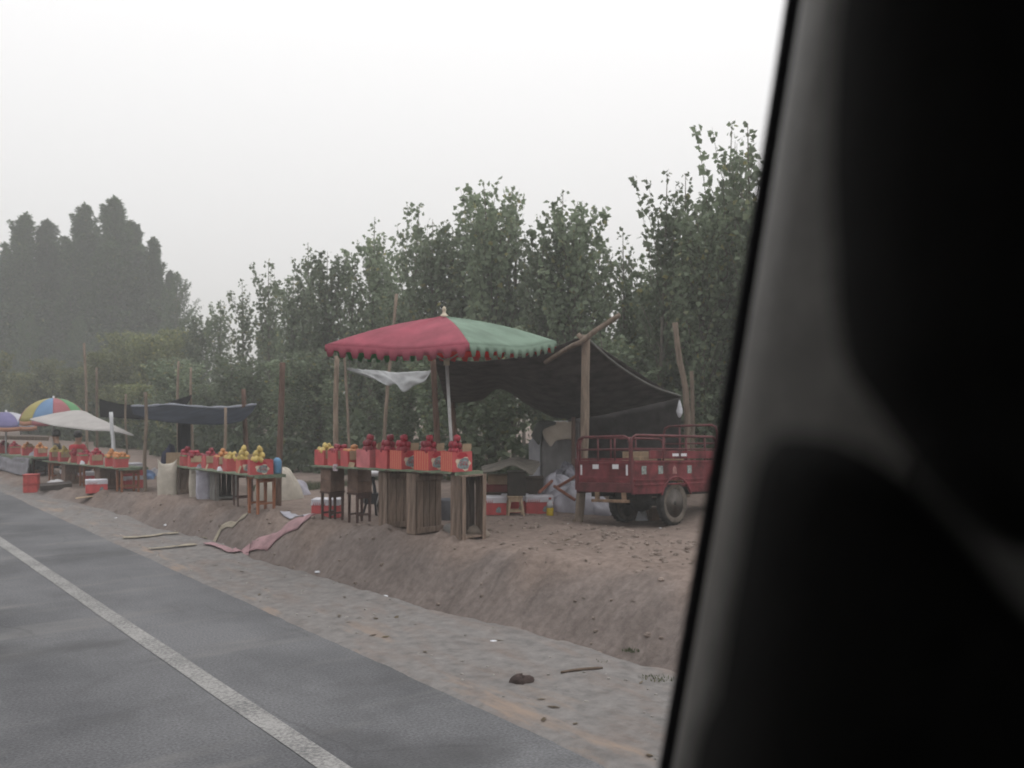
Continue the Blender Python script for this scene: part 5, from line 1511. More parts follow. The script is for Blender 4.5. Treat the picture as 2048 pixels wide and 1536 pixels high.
# ------------------------------------------------------------------ red cargo tricycle
def build_trike():
    tr = mat('dusty_red_paint', (0.150, 0.030, 0.036), .7, .32, 4, .15, 60, spec=.25)
    trd = mat('dusty_red_frame', (0.105, 0.026, 0.03), .6, .25, 6)
    tyre_m = mat('dusty_tyre_rubber', (0.034, 0.032, 0.031), .9, .3, 12, .3, 80)
    tyre_s = mat('muddy_tyre_side', (0.115, 0.098, 0.082), .9, .25, 9, .3, 60)
    rim_m = mat('dusty_wheel_rim', (0.105, 0.092, 0.082), .7, .2, 9)
    und = mat('greasy_chassis', (0.025, 0.023, 0.021), .8, .3, 9)
    refl = mat('white_reflective_tape', (0.62, 0.62, 0.65), .4, .05, 9)
    decal = mat('grey_decal', (.20, .24, .23), .5, .35, 45)
    rust = mat('rusty_step', (.20, .13, .085), .85, .25, 9)
    z_c = 11.75
    g = on_ground(1265, z_c); g.z = .375
    yaw = math.radians(-45)                                    # local +y runs to the front, local -x is the far rear side
    root = thing('cargo_tricycle', 'red three wheeled cargo tricycle with railed open bed, parked beside the dark tent', 'tricycle', g, yaw)
    root.rotation_euler = (math.radians(-2.6), math.radians(-3.0), yaw)
    W, L_, zb, zp, zr = .86, 1.78, .49, .80, 1.09              # bed width, length, floor, panel top, rail top
    def P(x, y, z): return Vector((x - 0.0, y, z))
    # local frame: x from -W (far rear corner) to 0 (near rear corner); y from 0 (tailgate) to L (front)
    th = .022
    # tailgate
    tg = MB().box(-W + .03, -.03, 0, th, zb + .045, zp).build('tailgate', tr, root, bevel=.004)
    m_ = MB(); m_.box(-W + .05, -.05, -.008, -.001, zb + .085, zb + .115).box(-W + .05, -.05, -.008, -.001, zp - .04, zp - .02)
    m_.build('rib', tr, tg, bevel=.002)
    for x in (-W * .70, -W * .34):
        MB().box(x, x + .095, -.0035, -.0012, zp - .10, zp - .045).build('reflector', refl, tg)
    for x in (-W + .06, -.085):
        MB().box(x, x + .028, -.0035, -.0012, zp - .175, zp - .05).build('reflector', refl, tg)
    MB().box(-W, 0, -.012, .05, zb - .07, zb + .043).build('rear_beam', trd, root, bevel=.005)
    # near side panel with the wheel arch
    wy, wz, wr = .86, .27, .265                                # wheel centre along the bed, height, radius
    for xs_ in (0.0, -W):
        mb = MB()
        n = 40
        top_z = zp + .0
        rows_o = []; rows_b = []
        for i in range(n + 1):
            y = L_ * i / n
            zl = zb - .09
            dy = y - wy
            if abs(dy) < wr + .055:
                zl = max(zl, wz + math.sqrt((wr + .055) ** 2 - dy * dy) )
            rows_o.append((y, zl))
        xo, xi = (xs_ - .012, xs_ + .012)
        mb.grid([[P(xo, y, zl), P(xo, y, top_z)] for y, zl in rows_o])
        mb.grid([[P(xi, y, top_z), P(xi, y, zl)] for y, zl in rows_o])
        mb.grid([[P(xi, y, zl), P(xo, y, zl)] for y, zl in rows_o])
        mb.grid([[P(xo, y, top_z), P(xi, y, top_z)] for y, zl in rows_o])
        sp_ = mb.build('side_panel', tr, root)
        if xs_ == 0.0:
            r2 = MB()
            for z in (zp - .02, zp - .235, zp - .29):
                r2.box(.0135, .022, .03, L_ - .03, z - .010, z + .010)
            r2.build('rib', tr, sp_, bevel=.002)
            r3 = MB()
            r3.tube([P(.018, wy + (wr + .06) * math.cos(a), wz + (wr + .06) * math.sin(a)) for a in [math.radians(20 + 140 * k / 16) for k in range(17)]], .014, 6)
            r3.build('wheel_arch', tr, sp_, smooth=True)
            for y in (.17, .50, 1.10):
                d_ = MB().box(.0125, .0148, y, y + .095, zp - .165, zp - .065).build('decal', decal, sp_)
                e = MB()
                for (a, b_, c_, d2) in ((.01, .085, .088, .092), (.01, .085, .008, .012), (.02, .028, .02, .08), (.045, .053, .02, .08), (.068, .076, .015, .06), (.02, .05, .045, .052)):
                    e.box(.0148, .0156, y + a, y + b_, zp - .165 + c_, zp - .165 + d2)
                e.build('lettering', mat('pale_decal_ink', (.42, .45, .42), .6), d_)
            tri = MB(); tri.add([P(.0135, .79, zp - .165), P(.0135, .88, zp - .165), P(.0135, .87, zp - .09), P(.0135, .835, zp - .06), P(.0135, .80, zp - .09)], [(0, 1, 2, 3, 4)])
            tri.build('decal', mat('faded_emblem', (.33, .17, .16), .6, .2, 40), sp_)
    MB().box(-W + .014, -.014, .024, L_ - .014, zb - .02, zb).build('bed_floor', trd, root)
    MB().box(-W + .0, 0, L_ - .012, L_ + .012, zb, zp + .0).build('front_panel', tr, root, bevel=.003)
    # rails
    def hoop(pts, r=.016, nm='rail'):
        return MB().tube(catmull(pts, 22), r, 8).build(nm, trd, root, smooth=True)
    def railing(p0, p1, z0, z1, posts, mids=1):
        a0 = p0 + Vector((0, 0, z0)); a1 = p1 + Vector((0, 0, z0)); u = (p1 - p0).normalized()
        path = [a0, p0 + Vector((0, 0, z1 - .09)), p0 + u * .02 + Vector((0, 0, z1 - .03)), p0 + u * .09 + Vector((0, 0, z1)), p0.lerp(p1, .5) + Vector((0, 0, z1)), p1 - u * .09 + Vector((0, 0, z1)), p1 - u * .02 + Vector((0, 0, z1 - .03)), p1 + Vector((0, 0, z1 - .09)), a1]
        pts = []
        for k in range(len(path) - 1):
            pts += [path[k].lerp(path[k + 1], q / 3) for q in range(3)]
        pts.append(path[-1])
        rl = MB().tube(pts, .016, 8).build('railing', trd, root, smooth=True)
        for t in posts:
            q = p0.lerp(p1, t)
            MB().tube([q + Vector((0, 0, z0)), q + Vector((0, 0, z1))], .012, 6).build('bar', trd, rl, smooth=True)
        for m2 in range(mids):
            z = z0 + (z1 - z0) * (m2 + 1) / (mids + 1)
            MB().tube([p0 + Vector((0, 0, z)), p1 + Vector((0, 0, z))], .011, 6).build('bar', trd, rl, smooth=True)
    railing(P(-W + .005, .01, 0), P(-.03, .01, 0), zp - .02, zr, (.40, .72))
    railing(P(0, .0, 0), P(0, L_, 0), zp - .02, zr + .01, (.35, .62, .85))
    railing(P(-W, .06, 0), P(-W, L_, 0), zp - .02, zr, (.35, .65))
    railing(P(-W, L_ + .03, 0), P(0, L_ + .03, 0), zp - .02, zr + .17, (.3,), 1)
    # slatted upper boards behind the rails
    MB().box(-W + .05, -.05, .018, .030, zp + .005, zp + .03).build('top_strip', tr, root)
    MB().box(-.008, .008, .34, L_ - .05, zp + .02, zp + .12).build('side_board', tr, root, bevel=.003)
    for y0, y1 in ((.80, .93), (.98, 1.10)):
        MB().box(.0085, .011, y0, y1, zp + .05, zp + .085).build('lettering', refl, root)
    # corner posts
    for x, y in ((-W, 0), (0, 0), (-W, L_), (0, L_)):
        MB().box(x - .02, x + .02, y - .018, y + .018, zb - .05, zp + .03).build('corner_post', trd, root, bevel=.004)
    # running gear
    def wheel(x, y, z, rad, wd, nm='wheel'):
        w = bpy.data.objects.new(nm, None); C.objects.link(w); w.parent = root; w.location = (x, y, z)
        M = Matrix.Rotation(math.pi / 2, 4, 'Y')
        h = wd / 2
        MB().lathe([(rad * .66, -h * .75), (rad * .80, -h), (rad * .93, -h * .95), (rad, -h * .6), (rad, h * .6), (rad * .93, h * .95), (rad * .80, h), (rad * .66, h * .75)], 36, M, caps=False).build('tyre', [tyre_m], w, smooth=True)
        MB().lathe([(rad * .655, h * .77), (rad * .78, h * 1.035), (rad * .90, h * 1.0)], 36, M, caps=False).build('tyre_wall', tyre_s, w, smooth=True)
        t_ = MB()
        for k in range(28):
            a = 6.283 * k / 28
            Mk = Matrix.Rotation(a, 4, 'X') @ Matrix.Translation((0, 0, rad + .003))
            t_.box(-h * .62, h * .62, -.010, .010, -.010, .006, Mk)
        t_.build('tread', tyre_m, w)['kind'] = 'stuff'
        MB().lathe([(rad * .02, h * .35), (rad * .14, h * .5), (rad * .15, h * .25), (rad * .28, h * .2), (rad * .34, h * .42), (rad * .52, h * .30), (rad * .60, h * .62), (rad * .67, h * .80)], 30, M, caps=True).build('rim', rim_m, w, smooth=True)
        hb_ = MB().lathe([(.001, h * .85), (rad * .10, h * .8), (rad * .13, h * .45)], 16, M).build('hub', und, w, smooth=True)
        return w
    wheel(-.055, wy, wz - .0, wr, .115)
    wheel(-W + .055, wy, wz - .0, wr, .125)
    MB().tube([P(-W + .06, wy, wz), P(-.1, wy, wz)], .045, 10).build('axle', und, root, smooth=True)
    MB().lathe([(.04, -.13), (.10, -.1), (.13, 0), (.10, .1), (.04, .13)], 14, Matrix.Translation(P(-W / 2 - .1, wy, wz)) @ Matrix.Rotation(math.pi / 2, 4, 'Y')).build('differential', und, root, smooth=True)
    for x in (-W * .74, -W * .26):
        MB().box(x - .03, x + .03, .04, L_ + .5, zb - .13, zb - .021).build('chassis_rail', und, root, bevel=.004)
        MB().tube(catmull([P(x, wy - .45, zb - .12), P(x, wy - .2, wz + .05), P(x, wy, wz + .055), P(x, wy + .2, wz + .05), P(x, wy + .45, zb - .12)], 16), .02, 6).build('leaf_spring', und, root, smooth=True)
    MB().box(-W * .60, -W * .20, .30, .62, zb - .20, zb - .022).build('battery_box', und, root, bevel=.01)
    MB().box(-W * .70, -W * .06, -.04, .03, zb - .19, zb - .155).build('bumper', rust, root, bevel=.004)
    for x in (-W * .62, -W * .14):
        MB().box(x - .03, x + .03, -.01, .012, zb - .154, zb - .071).build('bumper_bracket', rust, root)
    # front end: engine box, seat, fork, front wheel, handlebar, headlight
    MB().box(-W * .72, -W * .28, L_ + .06, L_ + .55, zb - .1, zb + .08).build('engine_cover', tr, root, bevel=.03)
    MB().box(-W * .74, -W * .26, L_ + .08, L_ + .50, zb + .085, zb + .17).build('saddle', mat('black_vinyl', (.02, .02, .02), .5), root, bevel=.03)
    MB().lathe([(.06, 0), (.15, .05), (.16, .2), (.12, .32), (.02, .36)], 16, Matrix.Translation(P(-W / 2, L_ + .62, zb + .10)) @ Matrix.Rotation(-math.pi / 2, 4, 'X')).build('fuel_tank', tr, root, smooth=True)
    wheel(-W / 2, L_ + 1.28, wr, wr, .10)
    for x in (-W / 2 - .09, -W / 2 + .09):
        MB().tube([P(x, L_ + 1.28, wr), P(x, L_ + 1.02, zb + .48)], .024, 8).build('fork_leg', und, root, smooth=True)
    MB().tube(catmull([P(-W / 2 - .36, L_ + .82, zb + .50), P(-W / 2 - .2, L_ + .98, zb + .56), P(-W / 2, L_ + 1.02, zb + .52), P(-W / 2 + .2, L_ + .98, zb + .56), P(-W / 2 + .36, L_ + .82, zb + .50)], 16), .014, 8).build('handlebar', und, root, smooth=True)
    MB().lathe([(.03, -.1), (.075, -.03), (.08, .02), (.078, .025)], 16, Matrix.Translation(P(-W / 2, L_ + 1.14, zb + .40)) @ Matrix.Rotation(-math.pi / 2, 4, 'X')).build('headlight', refl, root, smooth=True)
    MB().box(-W / 2 - .06, -W / 2 + .06, L_ + 1.02, L_ + 1.55, wr * 2 + .03, wr * 2 + .05).build('front_mudguard', tr, root, bevel=.01)
    MB().tube([P(-W / 2, L_ + .5, zb), P(-W / 2, L_ + .95, zb + .1), P(-W / 2, L_ + 1.02, zb + .48)], .03, 8).build('down_tube', und, root, smooth=True)
    return root, g
trike, tg0 = build_trike()
bpy.context.view_layer.update()
TM = trike.matrix_basis.copy()
for lab, (x, y, z), (sx_, sy_, sz_), ry in [('flattened cardboard box standing in the tricycle bed near its rear corner', (-.10, .30, .62), (.20, .16, .30), .1), ('wide cardboard box in the middle of the tricycle bed', (-.30, .62, .62), (.34, .28, .36), -.2), ('narrow cardboard box by the front of the tricycle bed', (-.22, 1.20, .62), (.2, .24, .36), .15)]:
    z = .4905
    o = MB().box(-sx_ / 2, sx_ / 2, -sy_ / 2, sy_ / 2, 0, sz_ + .06).build('cardboard_box', tan_card, bevel=.004)
    o.matrix_basis = TM @ Matrix.Translation((x - .06, y, z)) @ Matrix.Rotation(ry, 4, 'Z')
    tag(o, lab, 'box', 'cardboard boxes in the tricycle bed')
heap('plastic_bag', 'small white bag on the ground between the tricycle wheels', 'bag', gp(1284, 1043), .075, .06, .17, bag_m, 4, fold=.25)
o = MB().box(-.06, .06, -.05, .05, 0, .17).build('wood_block', mat('brown_block', (.14, .09, .06), .9), bevel=.006); o.location = gp(1308, 1042); o.rotation_euler = (0, 0, .3)
tag(o, 'brown wooden block propped under the tricycle axle', 'block')

# ------------------------------------------------------------------ table 2 and its surroundings
tA = gp(532, 1026); tB = on_ground(372, 17.2)
sa2, da2 = to_sd(tA); sb2, db2 = to_sd(tB)
za2 = CAM_Z - (949 - HORIZON) / F_PX * tA.y; zb2 = CAM_Z - (931 - HORIZON) / F_PX * tB.y
tb2, top2, yw2, L2 = row_table('second board table, pears in red cartons on it', sa2 - .1, da2, za2, sb2 + .1, db2, zb2, .42)
def support_h(t): return top2(t).z - .03
p = put(sa2 + .15, da2); stool('orange wood stool frame at the near end of the pear table', p, yw2 + .25, w=.30, d=.26, h=support_h(.06) - p.z, m=stool_o, leg=.02, group='stools under the fruit tables')
p = gp(486, 1010); stool('dark wood stool beside the orange one under the pear table', p, yw2, w=.26, d=.24, h=support_h(.25) - p.z, m=stool_d, leg=.014)
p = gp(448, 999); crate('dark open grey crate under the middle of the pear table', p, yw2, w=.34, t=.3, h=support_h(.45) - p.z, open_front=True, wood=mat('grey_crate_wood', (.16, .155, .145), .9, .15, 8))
p = SD(*(lambda a: (a[0], a[1]))(to_sd(top2(.93)))); p.z = gh(*to_sd(p)); crate('crate on end at the far end of the pear table, behind the white sacks', p, yw2, w=.32, t=.2, h=top2(.93).z - .03 - p.z)
spec2 = [('wide', 'wide red carton with an emblem at the near end of the pear table', pear_me, 'pear', 'yellow pear heaped on the near end cartons of the pear table'), ('emblem', 'red emblem carton just behind the wide one, pears on top', pear_me, 'pear', 'yellow pear heaped on the near end cartons of the pear table'), ('red', 'plain red carton of pears above the dark stool', pear_me, 'pear', 'yellow pear in the carton above the dark stool'),
         ('hang', 'tan flapped carton of orange fruit above the dark open crate', orange_me, 'peach', 'orange fruit in the tan flapped carton of the pear table'), ('hang', 'tan flapped carton with red apples behind the orange fruit', apple_me, 'apple', 'red apple in the tan flapped carton of the pear table'), ('hang', 'tan flapped carton by the lavender sack', apple_me, 'apple', 'red apple in the carton above the lavender sack'),
         ('green', 'green rimmed red carton heaped with red apples at the far end of the pear table', apple_me, 'apple', 'red apple on the green rimmed carton of the pear table')]
for k, (kd, lab, me, ct, fl) in enumerate(spec2):
    t = (.20 + k * (L2 - .42) / 6.2 + R.uniform(-.07, .07) * (k > 0)) / L2
    q = top2(t, -.03 + R.uniform(-.05, .05))
    carton(kd, lab, q, yw2 - .1, 'fruit cartons on the pear table')
    if k < 2:
        pile(me, fl, ct, q, yw2, .2, 'pears on the near end of the pear table', xs=(-.085, 0), sc=1.08)
    else:
        pile(me, fl, ct, q, yw2, .19, 'fruit on the pear table', full=True, sc=1.08)
o = MB().lathe([(.05, 0), (.06, .02), (.062, .17), (.045, .2), (.02, .22)], 10).build('blue_bag', mat('blue_plastic', (.10, .22, .36), .5), smooth=True); o.location = top2(.03, .16); o.name = 'plastic_bag'
tag(o, 'blue plastic bag at the near end of the pear table, against the thick post', 'bag')

def sack(label, loc, w, t, h, m, seed, yaw=0, open_top=True, group='woven sacks standing by the pear table'):
    r = random.Random(seed); n, k = 28, 12; rows = []
    for i in range(k):
        u = i / (k - 1)
        f = 1 + .10 * math.sin(math.pi * min(1, u * 1.1)) - .05 * u
        if open_top and u > .85: f += .10 * (u - .85) / .15
        row = []
        for j in range(n):
            a = 6.283 * j / n
            cx_, sy_ = math.cos(a), math.sin(a)
            ex = math.copysign(abs(cx_) ** .6, cx_) * w / 2; ey = math.copysign(abs(sy_) ** .6, sy_) * t / 2
            nz = 1 + .05 * float(vnoise(np.array(a * 2), np.array(u * 4 + seed), seed))
            zz = u * h + (.05 * math.sin(a * 2 + seed) if u > .9 else 0)
            row.append(Vector((ex * f * nz, ey * f * nz, zz)))
        rows.append(row)
    if open_top:
        for q in (.9, .6, .2):
            rows.append([Vector((p.x * q, p.y * q, h * (.93 - .12 * (1 - q)))) for p in rows[k - 1]])
    mb = MB().grid(rows, close=True)
    o = mb.build('sack', m, smooth=True); o.location = loc; o.rotation_euler = (0, 0, yaw)
    return tag(o, label, 'sack', group)
sack_c = mat('cream_woven_sack', (.42, .385, .33), .8, .08, 8, .3, 60); sack_l = mat('lavender_woven_sack', (.34, .33, .38), .7, .1, 8, .3, 60)
sack('tall cream sack with a slanting open top, standing apart', gp(335, 990), .30, .2, .56, sack_c, 1, .1)
sack('cream sack squeezed between the table and the lavender sack', gp(390, 993), .17, .2, .50, sack_c, 2, .2)
sack('lavender white sack under the pear table', gp(408, 998), .22, .2, .50, sack_l, 3, .1)
o = MB().box(-.13, .13, -.012, .012, 0, .62).build('plywood_sheet', tan_card, bevel=.003); o.location = on_ground(346, 18.2) + Vector((0, 0, .05)); o.rotation_euler = (-.08, 0, .1)
tag(o, 'tan board leaning upright behind the tall cream sack', 'board')
heap('bundle', 'blue and dark bundle on the ground to the side of the tall cream sack', 'bundle', gp(290, 957), .22, .16, .16, mat('blue_rags', (.10, .16, .28), .9, .1, 6, col2=(.03, .035, .06)), 3)
heap('bundle', 'pale rag bundle touching the blue one', 'bundle', gp(312, 950), .16, .14, .15, mat('pale_rags', (.33, .32, .34), .9, .12, 6), 6)
# white goods between table 1 and table 2
heap('sack', 'fat cream sack lying behind the thick lone post', 'sack', on_ground(558, 15.6), .36, .22, .46, sack_c, 7, group=None, fold=.15)
o = heap('sack', 'lavender white sack lying on its side beyond the thick post', 'sack', on_ground(586, 16.2), .27, .14, .26, sack_l, 9, yaw=.3, group=None, fold=.15)
heap('plastic_sheet', 'flat white plastic strip on the ground beyond the grass patch', 'plastic sheet', gp(628, 936), .38, .14, .08, sheet_w, 2)
heap('plastic_sheet', 'pinkish wrapper lying in front of the grass patch', 'plastic sheet', gp(578, 957), .10, .06, .05, mat('pink_wrap', (.42, .12, .17), .6), 2)
# motorcycle-like small barrow behind table 1: white headed metal cart
root = thing('hand_cart', 'dark metal barrow with a white rounded top behind the boarded crate', 'cart', on_ground(746, 13.2), .3)
MB().lathe([(.001, .50), (.08, .505), (.105, .53), (.10, .56), (.05, .58), (.001, .582)], 16).build('top_cover', mat('white_enamel', (.6, .6, .62), .35), root, smooth=True)
for a, b_ in (((0, 0, .5), (.10, .1, .0)), ((0, 0, .5), (-.12, .05, 0)), ((0, 0, .5), (.02, -.14, 0))):
    MB().tube([Vector(a), Vector(b_)], .016, 6).build('leg', mat('dark_iron', (.03, .03, .035), .6), root, smooth=True)
MB().tube([Vector((.02, -.1, .1)), Vector((.10, -.12, .42))], .01, 6).build('handle', steel, root, smooth=True)
MB().box(-.12, .12, -.08, .08, .14, .28).build('tray', mat('dark_iron', (.03, .03, .035), .6), root, bevel=.01)

# ------------------------------------------------------------------ table 3 and 4, far end
tA = gp(262, 984); tB = on_ground(112, 21.5)
sa3, da3 = to_sd(tA); sb3, db3 = to_sd(tB)
za3 = CAM_Z - (935 - HORIZON) / F_PX * tA.y; zb3 = CAM_Z - (921 - HORIZON) / F_PX * tB.y
tb3, top3, yw3, L3 = row_table('third board table with orange and yellow fruit, under the white awning', sa3 - .1, da3, za3, sb3 + .1, db3, zb3, .5)
for k in range(5):
    t = .05 + k * .225
    q = top3(t); b0 = Vector((q.x, q.y, 0)); b0.z = gh(*to_sd(b0))
    if k % 2 == 0: stool(['reddish stool at the near end under the orange fruit', '', 'reddish stool under the middle of the third table', '', 'reddish stool at the far end of the third table'][k], b0, yw3, w=.34, d=.3, h=q.z - .03 - b0.z, m=stool_o, leg=.02)
    else: crate(['', 'reddish brown crate under the orange fruit of the third table', '', 'reddish brown crate under the yellow fruit of the third table'][k], b0, yw3, w=.36, t=.3, h=q.z - .03 - b0.z, wood=block_m)
spec3 = [('green', 'green rimmed carton of orange fruit at the near end of the third table', orange_me, 'peach', 'orange fruit on the near end of the third table'), ('green', 'second green rimmed carton of orange fruit on the third table', orange_me, 'peach', 'orange fruit on the near end of the third table'), ('hang', 'tan flapped carton of apples beside the white pole', apple_me, 'apple', 'red apple in the tan flapped carton of the third table'),
         ('green', 'green rimmed carton of apples in the middle of the third table', apple_me, 'apple', 'red apple in the middle of the third table'), ('red', 'red carton with a tall heap of apples in front of the seated person in red', apple_me, 'apple', 'red apple near the seated person in red'), ('hang', 'carton with bright yellow fruit on the third table', pear_me, 'pear', 'bright yellow pear on the third table'), ('hang', 'last carton of yellow fruit on the third table, by the person in dark clothes', pear_me, 'pear', 'bright yellow pear by the person in dark clothes')]
for k, (kd, lab, me, ct, fl) in enumerate(spec3):
    t = (.18 + k * (L3 - .36) / 6 + R.uniform(-.12, .12)) / L3
    q = top3(t, -.05 + R.uniform(-.07, .06))
    carton(kd, lab, q, yw3 - .1, 'fruit cartons on the third table')
    pile(me, fl, ct, q, yw3, .19, 'fruit on the third table', full=True, sc=1.12)
    if k in (0, 1, 3):
        pass
tA = on_ground(88, 22.4); tB = on_ground(-10, 26.0)
sa4, da4 = to_sd(tA); sb4, db4 = to_sd(tB)
za4 = CAM_Z - (914 - HORIZON) / F_PX * tA.y; zb4 = CAM_Z - (905 - HORIZON) / F_PX * tB.y
tb4, top4, yw4, L4 = row_table('farthest board table with a deep green cloth, below the violet umbrella', sa4, da4, za4, sb4, db4, zb4, .5, drop=.14)
for k in range(3):
    q = top4(.08 + k * .42); b0 = Vector((q.x, q.y, 0)); b0.z = gh(*to_sd(b0))
    stool(['stool at the near end of the green cloth table', 'stool in the middle under the green cloth table', 'stool at the far end of the green cloth table'][k], b0, yw4, w=.36, d=.3, h=q.z - .03 - b0.z, m=stool_d, leg=.02)
for k in range(4):
    t = .06 + k * .25
    q = top4(t)
    carton(['hang', 'red', 'green', 'red'][k], ['flapped carton of orange and yellow fruit at the near end of the green cloth table', 'red carton second from the near end of the green cloth table', 'green rimmed carton on the green cloth table', 'farthest carton of all on the green cloth table'][k], q, yw4, 'fruit cartons on the green cloth table')
    pile([orange_me, orange_me, apple_me, apple_me][k], ['orange fruit at the near end of the green cloth table', 'orange fruit in the second carton of the green cloth table', 'red apple in the middle of the green cloth table', 'red apple in the farthest carton'][k], ['peach', 'peach', 'apple', 'apple'][k], q, yw4, .19, 'fruit on the green cloth table', full=True, sc=1.15)
heap('cloth', 'pale lavender cloth bunched below the green cloth table', 'cloth', gp(72, 948), .24, .2, .50, sack_l, 14, fold=.2)
for k, (px, py, lab) in enumerate([(63, 985, 'red plastic crate at the bottom of the small red stack near the road'), (64, 985, 'red plastic crate on top of the small red stack near the road')]):
    b0 = gp(63, 985)
    root = thing('plastic_crate', lab, 'crate', b0 + Vector((0, 0, .001 + k * .18)), .2, 'red plastic crates near the road')
    MB().box(-.13, .13, -.1, .1, 0, .16).build('body', mat('red_crate_plastic', (.38, .055, .05), .6, .15, 9), root, bevel=.006)
    MB().box(-.14, .14, -.11, .11, .161, .178).build('rim', mat('red_crate_plastic', (.38, .055, .05), .6), root, bevel=.003)
b0 = gp(193, 985)
closed_carton('red and white carton on the bank in front of the third table', b0 + Vector((0, 0, .0)), TH - .2, cg)
o = MB().box(-.32, .32, -.09, .09, 0, .012).build('board', pale_w, bevel=.003); o.location = gp(190, 992) + Vector((0, 0, .0)); o.rotation_euler = (.0, -.1, .5)
tag(o, 'pale board on the bank under the red and white carton', 'board')
o = MB().box(-.28, .28, -.14, .14, 0, .10).build('wooden_tray', mat('dark_plank', (.055, .045, .04), .9), bevel=.006); o.location = gp(112, 977); o.rotation_euler = (.1, -.05, .45)
tag(o, 'dark wooden tray on the ground by the red plastic crates', 'tray')
heap('bundle', 'white rags on the dark wooden tray', 'rags', gp(112, 975) + Vector((0, 0, .10)), .18, .08, .07, mat('white_rags', (.45, .44, .45), .9), 5)

for px, z, lab in [(262, 18.9, 'red and white carton under the near end of the third table'), (236, 19.4, 'red and white carton under the orange fruit, half hidden by a stool leg'), (168, 20.6, 'red and white carton under the middle of the third table'), (140, 21.2, 'red and white carton under the far part of the third table')]:
    closed_carton(lab, on_ground(px, z), TH + R.uniform(-.2, .2), cg)
for px, z, lab in [(250, 18.7, 'upper carton stacked on the red ones beneath the orange fruit')]:
    b0 = on_ground(262, 18.9)
    closed_carton(lab, b0 + Vector((0, 0, .2365)), TH + .1, cg)
heap('rag_pile', 'white and grey rags under the middle of the third table', 'rags', on_ground(205, 19.9), .2, .16, .14, mat('mixed_rags', (.36, .36, .37), .9, .1, 9, col2=(.08, .07, .06)), 6, group=None)
heap('rag_pile', 'brown rags at the far end under the third table', 'rags', on_ground(128, 21.2), .22, .16, .2, mat('brown_rags', (.12, .08, .06), .9, .2, 9), 8)
o = sheet([top4(.02, -.27) + Vector((0, 0, -.03)), top4(.35, -.27) + Vector((0, 0, -.03)), top4(.7, -.27) + Vector((0, 0, -.03)), top4(.99, -.27) + Vector((0, 0, -.03))], [SD(*to_sd(top4(a_, -.32)), gh(*to_sd(top4(a_, -.32))) + .02) for a_ in (.02, .35, .7, .99)], 26, 10, wrinkle=.05, seed=21, freq=8).build('hanging_cloth', mat('grey_lavender_cloth', (.185, .18, .20), .9, .12, 4), smooth=True, solid=.005)
tag(o, 'grey lavender cloth hanging along the front of the farthest table', 'cloth')
for tp_, yw_, t_, off, w_, h_, lab in [(top2, yw2, .16, -.20, .13, .11, 'loose tan cardboard leaning on the pear cartons nearest the thick post'), (top2, yw2, .52, -.21, .16, .09, 'loose tan cardboard in the middle of the pear table front'), (top3, yw3, .34, -.24, .18, .10, 'loose tan cardboard on the third table beside the white pole'), (top3, yw3, .62, -.24, .15, .12, 'loose tan cardboard on the third table below the seated person in red'), (top1, yw1, .70, -.17, .13, .06, 'scrap of tan cardboard on the apple table edge above the stools')]:
    o = MB().box(-.002, .002, -w_ / 2, w_ / 2, 0, h_).build('cardboard_flap', tan_card); o.location = tp_(t_, off); o.rotation_euler = (R.uniform(-.1, .1), .35, yw_ + R.uniform(-.2, .2))
    tag(o, lab, 'cardboard')
for tp_, t_, off, r_, lab in [(top2, .38, -.17, .045, 'small white bag on the pear table between two cartons'), (top3, .46, -.2, .05, 'small white bag on the third table among the apples'), (top3, .2, .2, .06, 'pale bag at the back of the third table by the white pole')]:
    heap('plastic_bag', lab, 'bag', tp_(t_, off), r_, r_ * .8, r_ * 1.6, bag_m, int(t_ * 100), n=14, k=7, fold=.2)
